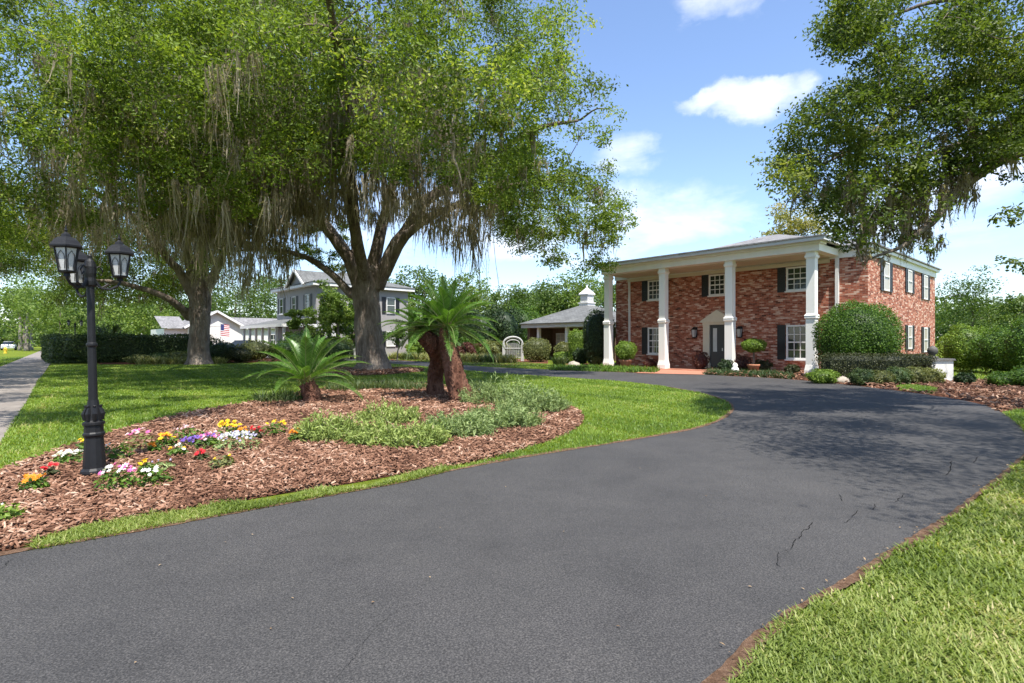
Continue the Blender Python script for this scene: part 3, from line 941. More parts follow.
cl2 = ell_clusters((-19.5, 29, 9.8), (15.5, 17, 11), 4.5, 600, ok2)
r2 = rng.uniform(.8, 1.55, len(cl2))
limbs2 = [
    ([o2 + [0, 0, -.1], o2 + [0, 0, .6], W(200, 325, 36), W(200, 300, 36), W(200, 275, 36)], [.95, .66, .60, .66, .66], 0),
    (B((196, 300, 36), (176, 268, 35), (150, 235, 33), (110, 200, 30), (60, 175, 27)), .34, .09),
    (B((190, 318, 36), (170, 300, 34.5), (130, 285, 33), (90, 280, 31)), .3, .1),
    (B((200, 285, 36), (205, 210, 35), (215, 130, 33), (225, 40, 30)), .40, .1),
    (B((206, 290, 36), (235, 235, 35.5), (262, 190, 35), (290, 150, 34)), .32, .09),
    (B((195, 285, 36), (170, 190, 31), (140, 90, 24), (120, 0, 19)), .34, .07),
    (B((204, 290, 36), (180, 245, 40), (140, 215, 43)), .3, .1),
]
cl2x = []
while len(cl2x) < 40:
    p = np.array([random.uniform(-17, -5), random.uniform(6.5, 13), 0]); p[2] = max(7.5, 2.2 + .68 * p[1]) + random.uniform(0, 2.5)
    x, y = pxy(p)
    if y < -40 and smooth_noise(p[None], .9)[0] > -.4:
        cl2x.append(p)
cl2 = np.vstack([cl2, cl2x]); r2 = np.concatenate([r2, rng.uniform(.7, 1.2, 40)])
moss2 = []
for c in cl2:
    x, y = pxy(c)
    if random.random() < (.62 if y > 80 else .32):
        for _ in range(2):
            moss2.append((c + rng.normal(0, .5, 3) - np.array([0, 0, .3]), random.triangular(.4, 2.4, .8), random.randint(8, 18), random.uniform(.06, .22)))
for (x, y, d, L) in [(250, 215, 31, 4.5), (256, 225, 31, 4.8), (232, 225, 31, 3), (215, 215, 30, 3), (190, 210, 30, 2.6), (170, 205, 29, 2.4), (150, 205, 29, 2.4), (130, 200, 28, 2.4), (110, 200, 27, 2.2), (270, 205, 31, 3), (200, 190, 28, 2.6), (240, 190, 29, 3), (225, 180, 28, 3), (160, 180, 27, 2.4), (90, 190, 26, 2), (70, 200, 25, 2), (45, 205, 25, 1.8), (20, 210, 24, 1.6)]:
    for _ in range(3):
        moss2.append((W(x + random.gauss(0, 7), y + random.gauss(0, 8), d), L * random.uniform(.5, 1.1), 14, .16))
# dark shaded lower branches at the back
cl2b = []
while len(cl2b) < 170:
    x, y = random.uniform(-30, 218), random.uniform(215, 300)
    if y < np.interp(x, [-30, 20, 60, 110, 215], [290, 262, 286, 298, 282]) and math.sin(x * .06) * math.sin(y * .09 + 1) < .5:
        cl2b.append(W(x, y, random.uniform(33, 46)))
cl2b += [W(random.uniform(55, 195), random.uniform(262, 304), random.uniform(36, 46)) for _ in range(45)]
cl2b = np.array(cl2b)
for c in cl2b:
    moss2.append((c + rng.normal(0, .4, 3), random.triangular(.4, 1.6, .8), 12, .15))
for (x, y, d, L) in [(250, 205, 33, 6.5), (258, 210, 33, 6.8), (266, 205, 33.5, 5.5), (150, 235, 32, 3.5), (135, 230, 31, 3.2), (165, 235, 32, 3.6), (120, 235, 31, 2.8), (100, 225, 31, 3), (80, 225, 30, 2.5), (55, 220, 29, 2.6), (30, 215, 29, 2.4), (215, 230, 33, 3.2), (230, 225, 33, 3.6), (185, 235, 33, 3)]:
    for _ in range(4):
        moss2.append((W(x + random.gauss(0, 6), y + random.gauss(0, 8), d), L * random.uniform(.4, 1.0), 16, .15))
n_b = 0
while n_b < 260:
    x, y, d = random.uniform(40, 285), random.uniform(60, 280), random.uniform(20, 34)
    room = (np.interp(x, [40, 130, 200, 235, 262, 285], [240, 268, 272, 325, 330, 290]) - y) / F * d
    if room < .5:
        continue
    for _ in range(2):
        moss2.append((W(x + random.gauss(0, 7), y + random.gauss(0, 7), d), min(room, random.triangular(.7, 3.6, 1.6)), 15, .18))
    n_b += 1
tree('oak_tree', 'broad moss-draped oak beside the clipped hedge, behind the lamp post', 'tree', o2, limbs2, np.vstack([cl2, cl2b]), np.concatenate([r2, rng.uniform(.9, 1.6, len(cl2b))]), (.165, .078), 390, OAK, BARK, 'moss-hung oaks', moss2, .07, voxel=.07)

# --- right oak, trunk out of frame
o3 = np.array([15.5, 9.5, 0])
polyR = np.array([(765, 168), (790, 140), (815, 112), (840, 88), (870, 62), (895, 35), (930, 18), (980, -10), (1070, -10), (1070, 185), (1024, 160), (990, 152), (962, 172), (932, 190), (915, 222), (885, 238), (850, 236), (822, 215), (795, 198), (772, 188)], float)
polyT = np.array([(828, 12), (850, -10), (905, -10), (880, 24), (855, 48), (833, 44)], float)
cl3 = []
for poly, n in ((polyR, 235), (polyT, 26)):
    lo, hi = poly.min(0), poly.max(0); k = 0
    while k < n:
        q = rng.uniform(lo, hi)
        if in_poly(q[None], poly)[0]:
            hole = math.sin(q[0] * .05 + 1) * math.sin(q[1] * .07 + .5)
            if hole > .75:
                continue
            cl3.append(W(q[0], q[1], random.uniform(9.5, 13.5))); k += 1
for q in [(838, 238, 10.5), (850, 246, 10.5), (862, 240, 10.5), (873, 248, 10.5), (828, 226, 10.6), (1000, 218, 10), (1012, 214, 10), (1022, 222, 10), (1008, 262, 10), (1020, 268, 10), (1022, 212, 10), (905, 238, 10.5), (928, 246, 10.3), (985, 170, 10.5), (1010, 178, 10.5)]:
    cl3.append(W(*q))
small_from = len(cl3) - 15
k = 0
while k < 150:
    d = unit(rng.normal(0, 1, 3)); p = np.array([14.5, 10.5, 9.5]) + d * random.random() ** .4 * np.array([8.5, 8, 5])
    if p[1] < 2.5 or p[2] < 5:
        continue
    x, y = pxy(p)
    if (x < 1075 and y > -25):
        continue
    cl3.append(p); k += 1
n_over = 0
while n_over < 200:
    p = np.array([random.uniform(5.0, 13.5), random.uniform(1.2, 7.2), 0]); p[2] = max(6.3, 1.9 + .74 * p[1]) + random.uniform(0, 1.6)
    x, y = pxy(p)
    if x < 1100 and y > -45:
        continue
    if smooth_noise(p[None], 1.1)[0] < -.55:
        continue
    cl3.append(p); n_over += 1
cl3 = np.array(cl3)
r3 = rng.uniform(.32, .62, len(cl3)); r3[small_from:small_from + 15] = .2
r3[small_from + 15:] = rng.uniform(.6, 1.0, len(r3) - small_from - 15)
limbs3 = [
    ([o3 + [0, 0, -.1], o3 + [0, 0, .6], o3 + [-.2, .1, 3], o3 + [-.4, .3, 5]], [.9, .68, .55, .5], 0),
    ([o3 + [-.3, .2, 3.6], W(1120, 120, 10.5), W(1024, 152, 10.8), W(965, 186, 10.8), W(930, 222, 10.6), W(903, 246, 10.5), W(862, 262, 10.4)], [.26, .17, .12, .10, .085, .065, .045, .02], 0),
    ([o3 + [-.4, .3, 4.6], W(1120, 30, 11), W(1024, 70, 11.5), W(950, 90, 11.8), W(900, 112, 11.8), W(850, 150, 11.6), W(800, 175, 11.4)], [.24, .15, .11, .08, .06, .035, .015], 0),
    ([o3 + [-.4, .3, 4.8], W(1100, -70, 11), W(990, -10, 11.5), W(930, 2, 11.5), W(870, 25, 11.5)], [.22, .13, .08, .05, .02], 0),
    ([o3 + [-.4, .3, 4.6], W(1090, 80, 12), W(1000, 130, 12.6), W(940, 150, 12.6), W(880, 185, 12.4), W(840, 205, 12)], [.2, .13, .09, .065, .045, .02], 0),
    ([o3 + [-.4, .3, 4.9], o3 + [0, .5, 8], o3 + [.5, 1, 12]], .4, .1),
    ([W(1060, 165, 10.5), W(1040, 200, 10), W(1015, 216, 10), W(995, 222, 10)], .03, .008),
    ([W(1070, 220, 10.2), W(1040, 255, 10), W(1018, 266, 10), W(1002, 268, 10)], .03, .008),
]
moss3 = []
for (x, y, L) in [(905, 215, .9), (915, 200, 1.0), (928, 195, .9), (940, 188, 1.0), (950, 190, .8), (898, 225, .8), (880, 225, .7), (868, 215, .8), (890, 205, .9), (965, 190, .7), (858, 190, .6), (842, 180, .7), (905, 238, .5), (925, 225, .6), (962, 175, .9), (935, 248, .45), (1000, 140, .9), (1018, 150, 1.0), (985, 150, .7), (970, 120, .8), (900, 180, .8), (880, 170, .8), (945, 150, .8), (920, 165, .9), (803, 190, .6), (813, 195, .5), (868, 255, .35)]:
    for _ in range(4):
        moss3.append((W(x + random.gauss(0, 7), y + random.gauss(0, 7), 10.7 + random.uniform(-.3, .6)), L * random.uniform(.6, 1.15), 9, .06))
moss3s = [(p, L, k, s) for p, L, k, s in moss3]
tree('oak_tree', 'dark oak reaching mossy limbs in from the right over the driveway bend', 'tree', o3, limbs3, cl3, r3, (.088, .044), 300, OAKD, BARK, 'moss-hung oaks', None, .03, voxel=.028)
rt = [o for o in bpy.data.objects if o.name.startswith('oak_tree')][-1]
mm = MB(); mm.wisp = []
for p, L, k, s in moss3s:
    moss_bunch(mm, p, L, k * 2, s * .8, .012)
moss_flush(mm)
mm.build('spanish_moss', MOSS, rt, o3)


# ------------------------------------------------------------------ bushes and hedges
def bush(name, label, cat, c, rx, ry, h, mat, leaf=(.07, .045), n=5000, power=2.0, z0=0.0, rz=0.0, group=None, rough=.06, bottom=True, up=.25):
    """leafy superellipsoid; base at z0, total height h"""
    c = np.array([c[0], c[1], 0.0])
    mb = MB()
    cr, sr = math.cos(rz), math.sin(rz)

    def surf(d, k):
        s = (np.abs(d) ** power).sum(1, keepdims=True) ** (-1 / power)
        p = d * s * k
        q = np.stack([p[:, 0] * rx, p[:, 1] * ry, p[:, 2] * h / 2], 1)
        q = np.stack([q[:, 0] * cr - q[:, 1] * sr, q[:, 0] * sr + q[:, 1] * cr, q[:, 2] + h / 2 + z0], 1)
        return q
    if power > 3:      # boxes: sample faces evenly
        a = np.array([ry * h, rx * h, rx * ry * 2]); a = a / a.sum()
        f = rng.choice(3, n, p=a); d = rng.uniform(-1, 1, (n, 3)); sg = np.where(rng.random(n) < .5, 1, -1)
        d[np.arange(n), f] = sg
    else:
        d = unit(rng.normal(0, 1, (n, 3)))
    dn = d
    lump = 1 + rough * (np.sin(dn[:, 0] * 5 * rx + 1.3) * np.sin(dn[:, 1] * 5 * ry + .7) + np.sin(dn[:, 2] * 4 + dn[:, 0] * 7))[:, None]
    k = (1 - np.abs(rng.normal(0, .07, (n, 1)))) * lump * (1 + .10 * (rng.random((n, 1)) ** 6) + .02 * rng.normal(0, 1, (n, 1)))
    P = surf(d, k)
    nz = np.stack([d[:, 0] / rx, d[:, 1] / ry, d[:, 2] / (h / 2)], 1)
    if power > 3:
        nz = np.sign(nz) * (np.abs(d) ** 6)
    nz = np.stack([nz[:, 0] * cr - nz[:, 1] * sr, nz[:, 0] * sr + nz[:, 1] * cr, nz[:, 2]], 1)
    nz = unit(nz)
    keep = P[:, 2] > .01
    add_leaves(mb, P[keep], leaf[0], leaf[1], unit(nz + np.array([0, 0, up]))[keep], .45, var=np.clip(rng.normal(.5, .23, keep.sum()), 0, 1))
    # smooth solid core, shade between leaves painted in as the dark leaf tone
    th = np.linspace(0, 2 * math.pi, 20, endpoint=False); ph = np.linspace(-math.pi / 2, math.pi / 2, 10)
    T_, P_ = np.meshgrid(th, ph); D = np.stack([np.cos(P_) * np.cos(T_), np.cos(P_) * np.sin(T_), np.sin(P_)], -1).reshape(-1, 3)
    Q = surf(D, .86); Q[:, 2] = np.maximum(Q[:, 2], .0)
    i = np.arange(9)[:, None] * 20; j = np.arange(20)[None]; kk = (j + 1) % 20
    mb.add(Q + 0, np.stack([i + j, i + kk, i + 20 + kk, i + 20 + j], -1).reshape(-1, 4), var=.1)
    mb.v = [v + c for v in mb.v]
    return tag(mb.build(name, mat, None, c), label, cat, group)


def strapclump(name, label, cat, c, r, h, n, mat, wd=.02, group=None, lean=.5):
    mb = MB(); c = np.array([c[0], c[1], 0.0])
    P = np.zeros((n, 3)); th = rng.uniform(0, 6.283, n); rr = rng.random(n) ** .6 * r
    P[:, 0] = np.cos(th) * rr; P[:, 1] = np.sin(th) * rr
    add_blades(mb, P + c, h, wd, lean, curl=.8)
    return tag(mb.build(name, mat, None, c), label, cat, group)


# hedge by the sidewalk
hs = np.array([-30.7, 36.7, 0])
hc = hs + S * 5.2 + (-U) * .8
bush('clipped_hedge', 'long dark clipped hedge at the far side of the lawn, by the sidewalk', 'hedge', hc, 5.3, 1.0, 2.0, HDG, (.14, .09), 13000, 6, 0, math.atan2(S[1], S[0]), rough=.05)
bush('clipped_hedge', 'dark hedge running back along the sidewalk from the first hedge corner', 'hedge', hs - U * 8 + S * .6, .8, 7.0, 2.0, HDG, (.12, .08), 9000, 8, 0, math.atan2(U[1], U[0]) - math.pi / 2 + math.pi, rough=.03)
grp = 'shrubs under the second oak'
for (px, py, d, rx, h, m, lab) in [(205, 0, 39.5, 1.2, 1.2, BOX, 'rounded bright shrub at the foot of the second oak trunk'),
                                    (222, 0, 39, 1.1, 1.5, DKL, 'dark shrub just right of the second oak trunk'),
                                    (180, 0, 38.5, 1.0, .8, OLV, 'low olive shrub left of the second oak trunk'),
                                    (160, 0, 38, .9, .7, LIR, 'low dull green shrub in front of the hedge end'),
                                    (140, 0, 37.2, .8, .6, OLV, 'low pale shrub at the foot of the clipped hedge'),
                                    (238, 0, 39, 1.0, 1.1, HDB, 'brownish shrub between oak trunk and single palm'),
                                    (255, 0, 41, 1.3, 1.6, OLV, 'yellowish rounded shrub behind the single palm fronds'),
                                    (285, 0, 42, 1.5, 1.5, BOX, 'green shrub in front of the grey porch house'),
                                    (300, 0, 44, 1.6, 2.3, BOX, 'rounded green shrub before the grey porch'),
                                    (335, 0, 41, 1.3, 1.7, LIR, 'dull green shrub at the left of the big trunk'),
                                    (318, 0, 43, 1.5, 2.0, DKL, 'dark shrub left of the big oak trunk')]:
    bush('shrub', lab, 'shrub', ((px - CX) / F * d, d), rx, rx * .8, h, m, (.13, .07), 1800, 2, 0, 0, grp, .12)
grp = 'pale grass clumps under the second oak'
for k, (px, d, lab) in enumerate([(150, 36.6, 'tan grassy clump below the hedge'), (166, 36.9, 'tan grassy clump left of the second oak'), (182, 37.1, 'tan grassy clump before the second oak trunk'), (200, 37.3, 'tan grassy clump at the foot of the second oak'), (214, 37.5, 'tan grassy clump right of the second oak')]):
    strapclump('grass_clump', lab, 'ornamental grass', ((px - CX) / F * d, d), .8, .55, 320, STRAW, .05, grp)

# right side of the house
bush('round_bush', 'big clipped dome bush at the right front corner of the brick house', 'bush', (13.75, 21.9), 1.52, 1.4, 3.05, BOX, (.075, .05), 19000, 2.15, 0.0, rough=.045)
bush('low_hedge', 'low flat-topped brownish hedge in front of the big dome bush', 'hedge', (13.0, 20.2), 1.75, .45, 1.05, HDB, (.06, .04), 7000, 7, 0.0, rough=.03)
bush('low_hedge', 'thin open hedge end beside the white plinth', 'hedge', (14.95, 20.35), .55, .35, .5, HDB, (.06, .04), 1700, 5, .52, rough=.05)
grp = 'low shrubs along the bed by the brick house'
for (px, d, rx, h, m, lab) in [(822, 19.6, .55, .5, BOXL, 'bright fern-like shrub at the foot of the last column'),
                               (862, 18.7, .42, .55, LIR, 'grey-green low shrub left of centre under the hedge'),
                               (880, 18.7, .45, .5, OLV, 'olive low shrub under the middle of the hedge'),
                               (897, 18.9, .45, .6, LIR, 'grey-green low shrub below the hedge end'),
                               (915, 19.1, .42, .6, OLV, 'pale olive shrub left of the white plinth'),
                               (932, 19.2, .4, .55, STRAW, 'straw-coloured shrub in front of the white plinth'),
                               (965, 18.8, .30, .42, DKL, 'small dark shrub right of the white plinth'),
                               (1003, 17.8, .48, .5, BOX, 'spreading green shrub in mulch at far right'),
                               (1026, 17.6, .5, .7, BOX, 'taller green shrub at the right picture edge')]:
    c = ((px - CX) / F * d, d)
    bush('low_shrub', lab, 'shrub', c, rx, rx * .8, h, m, (.10, .035), 1300, 2, 0, 0, grp, .12, up=.8)
grp = 'shrubs on the side lawn'
for (px, d, rx, h, m, n, lab) in [(966, 27, 1.05, 2.3, BOXL, 5200, 'pale round shrub right of the plinth'),
                                   (1005, 25, 1.2, 2.1, BOX, 5000, 'dense green shrub at the right of the pale round shrub'),
                                   (1030, 23, 1.0, 2.4, BOX, 4500, 'dense dark shrub cut by the right picture edge')]:
    bush('side_shrub', lab, 'shrub', ((px - CX) / F * d, d), rx, rx * .9, h, m, (.10, .06), n, 2.1, 0, 0, grp, .10)
# ball urn and plinth, low wall
pl = np.array([15.75, 20.6, 0])
pt = thing('garden_wall', 'short white garden wall ending in a square plinth with dark cap', 'wall', pl, rz=.18)
m = MB(); m.box(-.47, .47, -.4, .4, 0, .80); m.box(-.5, .5, -.43, .43, 0, .1)
m.build('plinth', PLAST, pt)
MB().frustum(0, 0, .802, .87, .53, .46, .5, .43).build('cap', URNM, pt)
MB().box(-3.6, -.47, .05, .28, 0, .6).build('wall', PLAST, pt)
u_ = MB(); u_.lathe([(.0, 0), (.19, 0), (.19, .05), (.11, .08), (.08, .12), (.12, .15), (.16, .21), (.17, .29), (.15, .37), (.09, .43), (.04, .45), (.03, .47), (.0, .48)], n=18)
tag(u_.build('stone_ball_finial', URNM, None, (0, 0, 0), True), 'dark round stone ball ornament standing on the white plinth', 'ornament').location = (pl[0], pl[1], .873)

# in front of the house
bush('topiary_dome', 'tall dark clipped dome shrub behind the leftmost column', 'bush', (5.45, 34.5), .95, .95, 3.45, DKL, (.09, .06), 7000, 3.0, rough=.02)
strap = []
grp = 'clipped shrubs by the low pavilion'
for (px, d, rx, h, m, pw, lab) in [(536.5, 40, 1.0, 1.75, OLV, 2.6, 'rounded olive bush right of the white arbor'),
                                   (563.5, 42, .75, 1.45, OLV, 2.3, 'smaller olive bush under the pavilion eave'),
                                   (579, 37.6, .72, 2.3, BOXL, 5, 'bright box-clipped bush left of the tall dark dome'),
                                   (580, 36.3, .5, 1.05, DKL, 2, 'dark glossy low bush below the box-clipped bush'),
                                   (593.5, 35, .45, 1.15, LIR, 2, 'loose pale bush at the foot of the dark dome'),
                                   (568, 38.5, .95, .75, BOXL, 5, 'low yellow-green clipped hedge block before the pavilion'),
                                   (597, 34, .35, .6, OLV, 2, 'tiny yellowish bush beside the leftmost column')]:
    bush('clipped_shrub', lab, 'bush', ((px - CX) / F * d, d), rx, rx * .8, h, m, (.10, .065), 2300, pw, 0, 0, grp, .05)
strapclump('grass_clump', 'upright grassy tuft at the edge of the far driveway', 'ornamental grass', ((559 - CX) / F * 33.2, 33.2), .35, .75, 260, LIR, .035)
rk = MB(); rk.lathe([(0, -.05), (.42, 0), (.40, .14), (.27, .27), (.1, .32), (0, .33)], n=9)
rk.v = [v * (1 + rng.normal(0, .08, v.shape)) for v in rk.v]
o = tag(rk.build('rock', STONE, None, (0, 0, 0), True), 'pale boulder at the bed edge left of the columns', 'rock'); o.location = tuple(G(574, 367) * np.array([1, 1, 0]))
o2_ = o.copy(); col.objects.link(o2_); o2_.location = tuple(G(841, 383)); o2_.scale = (.9, .7, .8); o2_['label'] = 'low tan boulder in the mulch before the clipped hedge'
o2_ = o.copy(); col.objects.link(o2_); o2_.location = tuple(G(832, 382.5)); o2_.scale = (.6, .5, .5); o2_['label'] = 'smaller tan stone beside the low boulder'


def groundcover(poly, n, L, Wd, mat, label):
    P = scatter_poly(poly, n, .3, 20); mb = MB()
    add_blades(mb, P, L * (1 + .25 * smooth_noise(P, 2.0)), Wd, .7, curl=.9)
    return tag(mb.build('ground_cover', mat), label, 'ground cover', kind='stuff')


gc1 = np.array([G(*p) for p in [(549, 370.3), (600, 372), (655, 373.3), (660, 371), (620, 367.5), (556, 367)]])
groundcover(gc1, 5000, .26, .03, BOX, 'low leafy ground cover before the leftmost columns')
gc2 = np.array([G(*p) for p in [(703, 374.8), (730, 376.1), (770, 378.1), (795, 379.7), (792, 376), (750, 372.5), (712, 371)]])
groundcover(gc2, 6000, .26, .025, DKL, 'dark leafy ground cover along the drive before the front door')

# potted topiary and small planting at the facade
pp = np.array([6.25, 30.3, 0])
t = thing('potted_shrub', 'rounded bright shrub in a terracotta pot between the two leftmost columns', 'potted plant', pp)
MB().lathe([(0, .0), (.24, 0), (.30, .35), (.36, .42), (.36, .5), (.30, .5), (.28, .44), (0, .44)], n=18).build('pot', TERRA, t, smooth=True)
b_ = bush('foliage', None, None, (0, 0), .58, .58, 1.0, BOXL, (.07, .045), 2600, 2.3, .5); b_.parent = t
t2 = thing('standard_topiary', 'flat-topped bright standard shrub on a thin stem before the wall right of the door', 'potted plant', (11.55, 26.3, 0))
m = MB(); m.tube([(0, 0, .4), (.02, 0, .8), (0, 0, 1.1)], [.05, .04, .04], 7); m.build('stem', BARK, t2)
MB().lathe([(0, 0), (.2, 0), (.26, .3), (.30, .34), (.30, .42), (0, .40)], n=16).build('pot', TERRA, t2, smooth=True)
b_ = bush('foliage', None, None, (0, 0), .56, .5, .62, BOXL, (.07, .045), 1900, 2.2, 1.0); b_.parent = t2
grp = 'small plants along the front wall'
for (px, d, rx, h, m, lab) in [(701, 28.7, .4, .95, RED, 'dark red leafed shrub left of the front door'),
                               (741, 27.0, .45, .8, RED, 'reddish shrub right of the third column'),
                               (762, 26.5, .45, .6, HDB, 'brownish low plant under the flat-topped topiary'),
                               (650, 30.8, .4, .5, RED, 'grey-red low plant right of the potted shrub'),
                               (792, 24.6, .3, .45, HDB, 'small dark plant before the lower right front window'),
                               (726, 26.6, .35, .6, DKL, 'dark green clump at the foot of the third column')]:
    bush('wall_shrub', lab, 'shrub', ((px - CX) / F * d, d), rx, rx * .8, h, m, (.10, .05), 900, 2, 0, 0, grp, .15)
st = MB(); st.lathe([(0, 0), (.17, 0), (.2, .12), (.15, .25), (.1, .3), (.13, .38), (.08, .47), (0, .5)], n=14)
tag(st.build('garden_statue', WARMW, None, (0, 0, 0), True), 'small white garden ornament at the foot of the third column', 'ornament').location = ((735 - CX) / F * 26, 26, 0)

# strap-leaf row and shrubs beyond the far arm
grp = 'strap-leaf clumps beyond the far drive'
labs = ['against the big oak trunk side', 'below the small crape myrtle', 'left of the palm trunks', 'behind the palm trunks', 'right of the palm trunks', 'below the dark shrubs', 'between shrubs and arbor', 'left of the arbor', 'at the arbor foot']
for k, lab in enumerate(labs):
    px = 398 + k * 13.5; d = 46 - k * 1.0
    strapclump('strap_clump', 'pale strap-leaf clump ' + lab, 'ornamental grass', ((px - CX) / F * d, d), .75, .75, 300, STRAW if k % 3 != 1 else LIR, .06, grp)
grp = 'shrubs beyond the far drive'
for (px, d, rx, h, m, lab) in [(470, 46, 1.1, 1.3, RED, 'purplish shrub right of the palms beyond the drive'), (492, 46, 1.2, 1.5, OLV, 'olive shrub left of the white arbor'), (455, 49, 1.4, 1.8, BOX, 'green shrub behind the purplish shrub'),
                                (425, 50, 1.5, 1.4, BOXL, 'bright low shrub behind the palm fronds'), (478, 52, 2.0, 4.4, DKL, 'tall dark magnolia-like shrub behind the arbor'), (502, 54, 2.0, 4.8, DKL, 'tall dark shrub left of the pavilion'), (450, 54, 2.0, 4.2, DKL, 'tall dark shrub behind the palms'),
                                (520, 58, 2.0, 5.2, BOX, 'tall green shrub behind the pavilion eave')]:
    bush('far_shrub', lab, 'shrub', ((px - CX) / F * d, d), rx, rx * .9, h, m, (.24, .13), 5200, 2.1, 0, 0, grp, .2)

# arbor
ar = np.array([G(513, 361)[0], G(513, 361)[1], 0]); ar = np.array([(513 - CX) / F * 42, 42, 0])
t = thing('garden_arbor', 'white arched garden arbor with lattice gate left of the pavilion', 'arbor', ar)
m = MB()
for sx in (-.72, .72):
    m = MB(); m.box(sx - .09, sx + .09, -.09, .09, 0, 1.35); m.box(sx - .12, sx + .12, -.12, .12, 0, .25)
    m.build('post', ARBP, t)
m = MB(); m.tube([(.72 * math.cos(a), 0, 1.35 + .5 * math.sin(a)) for a in np.linspace(0, math.pi, 13)], .075, 6); m.tube([(.5 * math.cos(a), 0, 1.33 + .3 * math.sin(a)) for a in np.linspace(0, math.pi, 13)], .04, 6)
m.build('arch', ARBP, t)
m = MB()
for x in np.linspace(-.6, .6, 9):
    m.box(x - .025, x + .025, .0, .03, .1, 1.15 + .25 * math.cos(x * 2))
m.box(-.63, .63, -.03, 0, .25, .32); m.box(-.63, .63, -.03, 0, .95, 1.02)
m.build('gate', ARBP, t)

# ------------------------------------------------------------------ brick house
H0 = np.array([5.70, 32.5, 0.0])          # foot of the leftmost column; local x along the front, y into the house
house = thing('brick_house', 'two-storey red brick house with four tall white columns and hipped grey roof', 'house', H0, ROT)


def tx(px):
    """front wall station for a pixel column"""
    r = (px - CX) / F; w = H0 + S * 2.2
    return (r * w[1] - w[0]) / (U[0] - r * U[1])


def dep(t, s):
    return H0[1] + U[1] * t + S[1] * s


def zz(py, t, s=2.2):
    return EYE + (CY - py) * dep(t, s) / F


PW = 2.2; T0, T1 = -1.13, 12.74; DEEP = 13.05
wall = MB()
# front wall, side walls, back
wall.box(T0, T1, PW, PW + DEEP, 0, 5.34)
wall.build('wall', BRICK, house)
# porch floor
MB().box(-.6, 11.8, -.45, PW, 0, .05).build('porch_floor', PAVER, house)
# columns
for k in range(4):
    x = k * 3.73
    m = MB()
    a = .19
    m.box(x - a - .042, x + a + .042, -a - .042, a + .042, .05, .22); m.frustum(x, 0, .22, .48, a + .045, a + .045, a + .005, a + .005); m.box(x - a, x + a, -a, a, .48, 2.47)
    m.frustum(x, 0, 2.47, 2.53, a, a, a + .042, a + .042); m.box(x - a - .042, x + a + .042, -a - .042, a + .042, 2.53, 2.64); m.frustum(x, 0, 2.64, 2.72, a + .055, a + .055, a - .012, a - .012)
    a = .178
    m.box(x - a, x + a, -a, a, 2.72, 5.12); m.frustum(x, 0, 5.12, 5.2, a + .003, a + .003, a + .05, a + .05); m.box(x - a - .05, x + a + .05, -a - .05, a + .05, 5.2, 5.28); m.box(x - a - .015, x + a + .015, -a - .015, a + .015, 5.28, 5.44)
    m.build('column', WARMW, house)
# entablature and cornice
m = MB()
m.box(-.3, 11.58, -.3, .3, 5.44, 5.74); m.box(-.3, .3, .3, PW - .003, 5.44, 5.74); m.box(10.98, 11.58, .3, PW - .003, 5.44, 5.74)
m.box(-.33, 11.68, -.42, .303, 5.743, 5.83)
m.build('beam', WARMW, house)
m = MB(); m.box(-.2, 11.2, .3, PW, 5.42, 5.44); m.box(-.2, 11.2, PW - .06, PW - .003, 5.17, 5.42)
m.build('soffit', CREAM, house)
m = MB()
m.box(-.42, 11.9, -.68, -.42, 5.83, 5.97); m.box(-.42, -.33, -.42, PW + .2, 5.83, 5.97); m.box(11.68, 11.9, -.42, PW + .2, 5.83, 5.97)
m.build('gutter', GREYP, house)
m = MB()
e = .06
m.box(T0 - e, T1 + e, PW - e, PW + DEEP + e, 5.343, 5.66); m.box(T0 - .2, T1 + .2, PW - .2, PW + DEEP + .2, 5.66, 5.80)
m.build('cornice', WHITE, house)


def hip(mb, x0, x1, y0, y1, z, pitch, thick=.06):
    w, d = x1 - x0, y1 - y0; h = min(w, d) / 2 * pitch
    if w >= d:
        r0 = (x0 + d / 2, (y0 + y1) / 2, z + h); r1_ = (x1 - d / 2, (y0 + y1) / 2, z + h)
        v = [(x0, y0, z), (x1, y0, z), (x1, y1, z), (x0, y1, z), r0, r1_]
        mb.add(v, [(0, 1, 5, 4), (2, 3, 4, 5)], [(1, 2, 5), (3, 0, 4)])
    else:
        r0 = ((x0 + x1) / 2, y0 + w / 2, z + h); r1_ = ((x0 + x1) / 2, y1 - w / 2, z + h)
        v = [(x0, y0, z), (x1, y0, z), (x1, y1, z), (x0, y1, z), r0, r1_]
        mb.add(v, [(1, 2, 5, 4), (3, 0, 4, 5)], [(0, 1, 4), (2, 3, 5)])
    mb.box(x0, x1, y0, y1, z - thick, z - .002)


m = MB(); hip(m, T0 - .28, T1 + .28, PW - .28, PW + DEEP + .28, 5.87, .325)
hip(m, -.42, 11.94, -.72, 7.5, 6.04, .085)
m.build('roof', ROOF, house)


